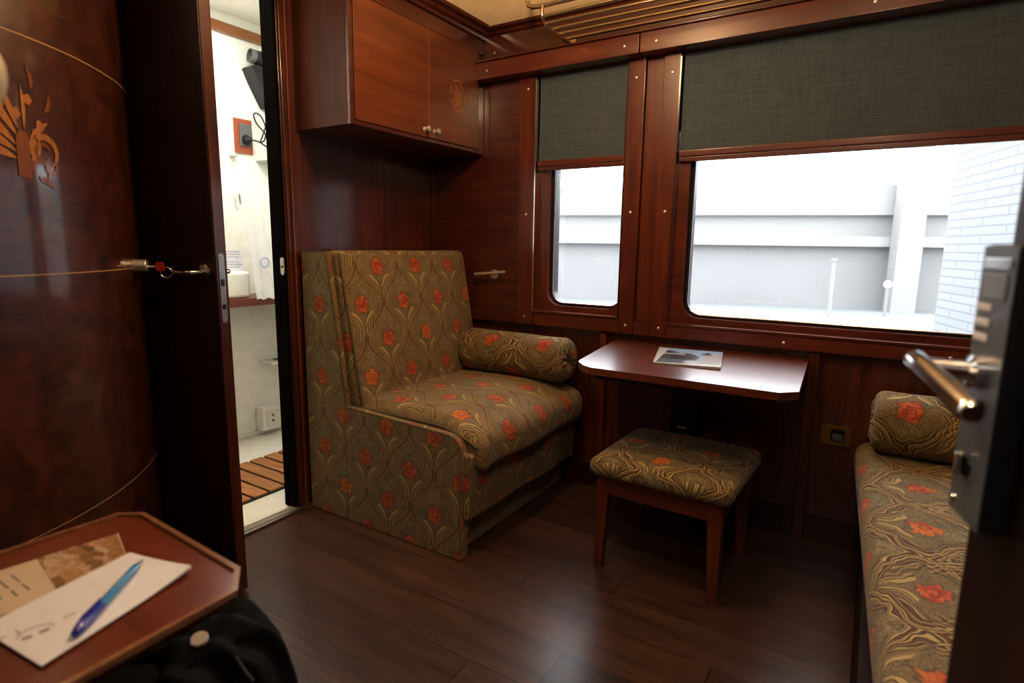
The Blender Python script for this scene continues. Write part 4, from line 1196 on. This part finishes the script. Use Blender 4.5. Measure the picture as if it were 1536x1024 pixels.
# low shelf and white box
ls = thing('low_shelf', 'small white shelf with a dark tab low in the bathroom', 'shelf', (XB, 2.3, .46))
link('shelf_board', bx(XB + .001, XB + .12, 2.16, 2.44, .458, .470, bev=.003), BATHW, ls)
link('tab', bx(XB + .03, XB + .09, 2.235, 2.43, .4705, .476, bev=.002), GREYP, ls)
wb = thing('outlet_box', 'small white box low on the bathroom wall near the floor', 'box', (XB, 2.19, .05))
link('case', bx(XB + .001, XB + .075, 2.115, 2.235, .035, .185, bev=.006), BATHW, wb)
link('cover', bx(XB + .0755, XB + .082, 2.135, 2.222, .06, .165, bev=.003), BATHF, wb)
bm = NB()
for z in (.095, .130): lathe(bm, [(0, 0), (.009, 0), (.007, .003), (0, .003)], frame((XB + .082, 2.180, z), (1, 0, 0)), 14)
link('dials', bm, GREYP, wb)

# ------------------------------------------------------------------ entrance door with electronic lock
ed = Vector((.104, .722, 0)); ang = math.radians(14)
dd = Vector((sin(ang), -cos(ang), 0)); en = Vector((-cos(ang), -sin(ang), 0))   # towards the hinge, and out of the visible face
Me = Matrix(((dd.x, en.x, 0, ed.x), (dd.y, en.y, 0, ed.y), (0, 0, 1, 0), (0, 0, 0, 1)))
def ebox(a0, a1, b0, b1, z0, z1, bev=0): return xf(bx(a0, a1, b0, b1, z0, z1, bev=bev), Me)
def EP(a, b, z): return Me @ Vector((a, b, z))
d2 = struct('door_2', ebox(0, .74, -.042, 0, .008, 2.02, bev=.003), DARKW, 'dark mahogany entrance door standing open beside the camera')
lc2 = link('lock_case', ebox(.006, .074, .0005, .022, .945, 1.208, bev=.004), LOCKD, d2, label='electronic lock case with shade put into its dark sides')
link('lit_face_layer', ebox(.0075, .0725, .0221, .0232, .9465, 1.2065, bev=.0005), LOCKM, lc2, label='gunmetal lock face coloured lighter as lit by the window')  # thin layer added so the front looks window-lit against the sides
bm = NB(); 
for z in (1.192, ): lathe(bm, [(0, 0), (.004, 0), (.003, .0015), (0, .0015)], frame(EP(.02, .0232, z), en), 12)
lathe(bm, [(0, 0), (.004, 0), (.003, .0015), (0, .0015)], frame(EP(.018, .0232, .958), en), 12)
link('case_screw', bm, CHROME, lc2)
link('display', ebox(.018, .062, .0232, .0246, 1.158, 1.182, bev=.001), mat('pale_display', srgb(130, 136, 142), rough=.2), lc2)
for z in (1.122, 1.136, 1.150): 
    link('light_bar', ebox(.012, .040, .0232, .0250, z - .0035, z + .0035, bev=.001), mat('white_label_bar', srgb(225, 225, 225), rough=.3) if z == 1.122 else bpy.data.materials['white_label_bar'], lc2, label='small white bar')
link('card_slot', ebox(.014, .066, .0232, .0246, 1.186, 1.196, bev=.001), CHROME, lc2)
hl = link('lever_handle', tube(NB(), [EP(-.002, .066, 1.094), EP(.004, .067, 1.093), EP(.035, .067, 1.089), EP(.128, .063, 1.074), EP(.135, .063, 1.073)], [.007, .0098, .0102, .0108, .008], 18), CHROME, d2, label='polished chrome lever handle')
link('spindle', tube(NB(), [EP(.036, .0225, 1.090), EP(.036, .032, 1.090), EP(.036, .034, 1.090), EP(.030, .066, 1.090)], [.0155, .0155, .0095, .0095], 18), CHROME, hl)
th2 = link('thumb_turn', lathe(NB(), [(0, 0), (.011, 0), (.010, .003), (0, .003)], frame(EP(.034, .022, .998), en), 18), BLACK, lc2)
link('thumb_bar', ebox(.030, .036, .025, .033, .988, 1.010, bev=.002), CHROME, th2)
link('hinge', ebox(.741, .752, -.02, .004, .3, .4), STEEL, d2)

# ------------------------------------------------------------------ outside the train
def concrete(a, b, sc):
    return lambda T: T.mix(T.noise(T.coord(), sc, 4), a, b)
CONC = mat('pale_concrete', rough=.9, fn=concrete(srgb(150, 148, 146), srgb(156, 154, 152), 1.3))
CONCM = mat('mid_concrete', rough=.9, fn=concrete(srgb(138, 136, 134), srgb(144, 142, 140), 1.1))
CONCD = mat('grey_concrete', rough=.9, fn=concrete(srgb(126, 124, 123), srgb(138, 136, 135), .9))
PLAT = mat('bright_platform', rough=.9, fn=concrete(srgb(120, 122, 122), srgb(126, 128, 128), .6))
struct('ground_platform', bx(-60, 40, 2.9, 80, -.12, -.08), PLAT, 'bright pale platform outside the windows')
WO = Matrix.Translation((.2, 15.0, 0)) @ Matrix.Rotation(math.radians(17), 4, 'Z')
struct('wall_outside_low', xf(bx(-45, 30, .3, .7, -.08, 1.30), WO), CONCD, 'grey concrete wall across the platform')
struct('wall_outside_ledge', xf(bx(-45, 30, .1, .7, 1.30, 1.52), WO), CONC, 'pale concrete ledge on the far wall')
struct('wall_outside_high', xf(bx(-45, 30, .35, .7, 1.52, 1.98), WO), CONCM, 'middle concrete band of the far wall')
struct('wall_outside_parapet', xf(bx(-45, 30, .2, .7, 1.98, 2.62), WO), CONC, 'pale parapet on the far wall')
struct('pillar_outside', xf(bx(-.03, .43, -.4, .05, -.08, 7.5), WO), CONCM, 'concrete pillar in front of the far wall')
def brick_fn(T):
    c = T.coord(); n = T.nt.nodes.new('ShaderNodeTexBrick')
    x, y, z = T.xyz(c)
    T.nt.links.new(T.vec(x * .3 + y * .95, z), n.inputs['Vector'])
    n.inputs['Scale'].default_value = 1.0; n.inputs['Brick Width'].default_value = .5; n.inputs['Row Height'].default_value = .06; n.inputs['Mortar Size'].default_value = .006
    n.inputs['Color1'].default_value = (*srgb(138, 139, 141), 1); n.inputs['Color2'].default_value = (*srgb(134, 135, 138), 1); n.inputs['Mortar'].default_value = (*srgb(118, 119, 123), 1)
    return n.outputs['Color']
BRICK = mat('white_painted_brick', rough=.8, fn=brick_fn)
bm = NB()
a = Vector((.41, 5.6)); d = Vector((.29, -.956)).normalized()
pts = [a, a + d * 2.75, a + d * 2.75 + Vector((2.4, .6)), a + Vector((2.4, .6))]
prism(bm, pts, lambda p: (p[0], p[1], -.079), lambda p: (p[0], p[1], 5.0))
struct('wall_outside_brick', bm, BRICK, 'white painted brick building outside the wide window')
PX, PY = -.75, 13.0
bo = thing('platform_post', 'slim pale post on the platform outside the wide window', 'post', (PX, PY, -.08))
link('shaft', tube(NB(), [(PX, PY, -.079), (PX, PY, 1.0)], .035, 12), CONCM, bo)
link('cap', disc(NB(), frame((PX, PY, 1.0), (0, 0, 1)), .055, .05), CONCM, bo)
bo2 = thing('platform_lamp', 'small round lit lamp low by the far wall outside', 'lamp', (.18, 13.6, .2))
link('lamp_post', tube(NB(), [(.18, 13.7, -.079), (.18, 13.7, .50)], .03, 10), CONCD, bo2)
link('lamp_head', lathe(NB(), [(0, -.09), (.055, -.05), (.07, 0), (.055, .05), (0, .09)], frame((.18, 13.7, .56), (0, -1, 0)), 20), mat('lit_lamp', (1, 1, 1), emit=((1, 1, 1), 3.0)), bo2)

# ------------------------------------------------------------------ light
w = bpy.data.worlds.new('World'); SC.world = w; w.use_nodes = True
bgn = w.node_tree.nodes['Background']; bgn.inputs[0].default_value = (.95, .98, 1.0, 1); bgn.inputs[1].default_value = 5.6
def area(name, loc, size, energy, color, rot=(0, 0, 0), sy=None, spread=None):
    l = bpy.data.lights.new(name, 'AREA'); l.energy = energy; l.color = color; l.size = size
    if sy: l.shape = 'RECTANGLE'; l.size_y = sy
    if spread: l.spread = spread
    o = bpy.data.objects.new(name, l); COL.objects.link(o); o.location = loc; o.rotation_euler = rot; return o
for nm, x0, x1 in (('window_portal', -1.42, -1.02), ('window_portal', -.73, .51)):
    o = area(nm, ((x0 + x1) / 2, 2.69, 1.26), x1 - x0, 1, (1, 1, 1), (math.radians(90), 0, PI), .70)
    o.data.cycles.is_portal = True; o.rotation_euler = (math.radians(-90), 0, 0)
WARM = (1.0, .70, .42)
def globe(name, loc, e, color, r):
    l = bpy.data.lights.new(name, 'POINT'); l.energy = e; l.color = color; l.shadow_soft_size = r
    o = bpy.data.objects.new(name, l); COL.objects.link(o); o.location = loc; return o
globe('ceiling_lamp_light', (-.95, 1.45, 2.20), 24, WARM, .07)
globe('ceiling_lamp_light', (-.10, .75, 2.15), 14, (1.0, .78, .55), .10)
area('bathroom_ceiling_light', (-2.7, 1.6, 2.44), .5, 15, (1.0, .96, .90), (0, 0, 0), .5)
area('corridor_light', (.0, -.65, 2.3), .5, 9, (1.0, .88, .74), (0, 0, 0), .3)

# ------------------------------------------------------------------ camera
F = 866.5; YAW, PIT, ROL = 0.560470, 0.163493, 0.0145151
fwd = Vector((-sin(YAW) * cos(PIT), cos(YAW) * cos(PIT), -sin(PIT))); r0 = Vector((cos(YAW), sin(YAW), 0)); u0 = r0.cross(fwd)
Rr = r0 * cos(ROL) + u0 * sin(ROL); Uu = -r0 * sin(ROL) + u0 * cos(ROL)
cam = bpy.data.cameras.new('Camera'); co = bpy.data.objects.new('Camera', cam); COL.objects.link(co)
cam.sensor_width = 36; cam.lens = F / 1536 * 36; cam.clip_start = .02
co.matrix_world = Matrix(((Rr.x, Uu.x, -fwd.x, 0), (Rr.y, Uu.y, -fwd.y, 0), (Rr.z, Uu.z, -fwd.z, 1.2), (0, 0, 0, 1)))
cam.dof.use_dof = True; cam.dof.focus_distance = 2.35; cam.dof.aperture_fstop = 3.2
SC.camera = co
SC.view_settings.view_transform = 'Standard'; SC.view_settings.look = 'None'; SC.view_settings.exposure = 0.55; SC.view_settings.gamma = .88
SC.cycles.use_denoising = True
SC.cycles.max_bounces = 10; SC.cycles.transparent_max_bounces = 12; SC.cycles.sample_clamp_indirect = 6
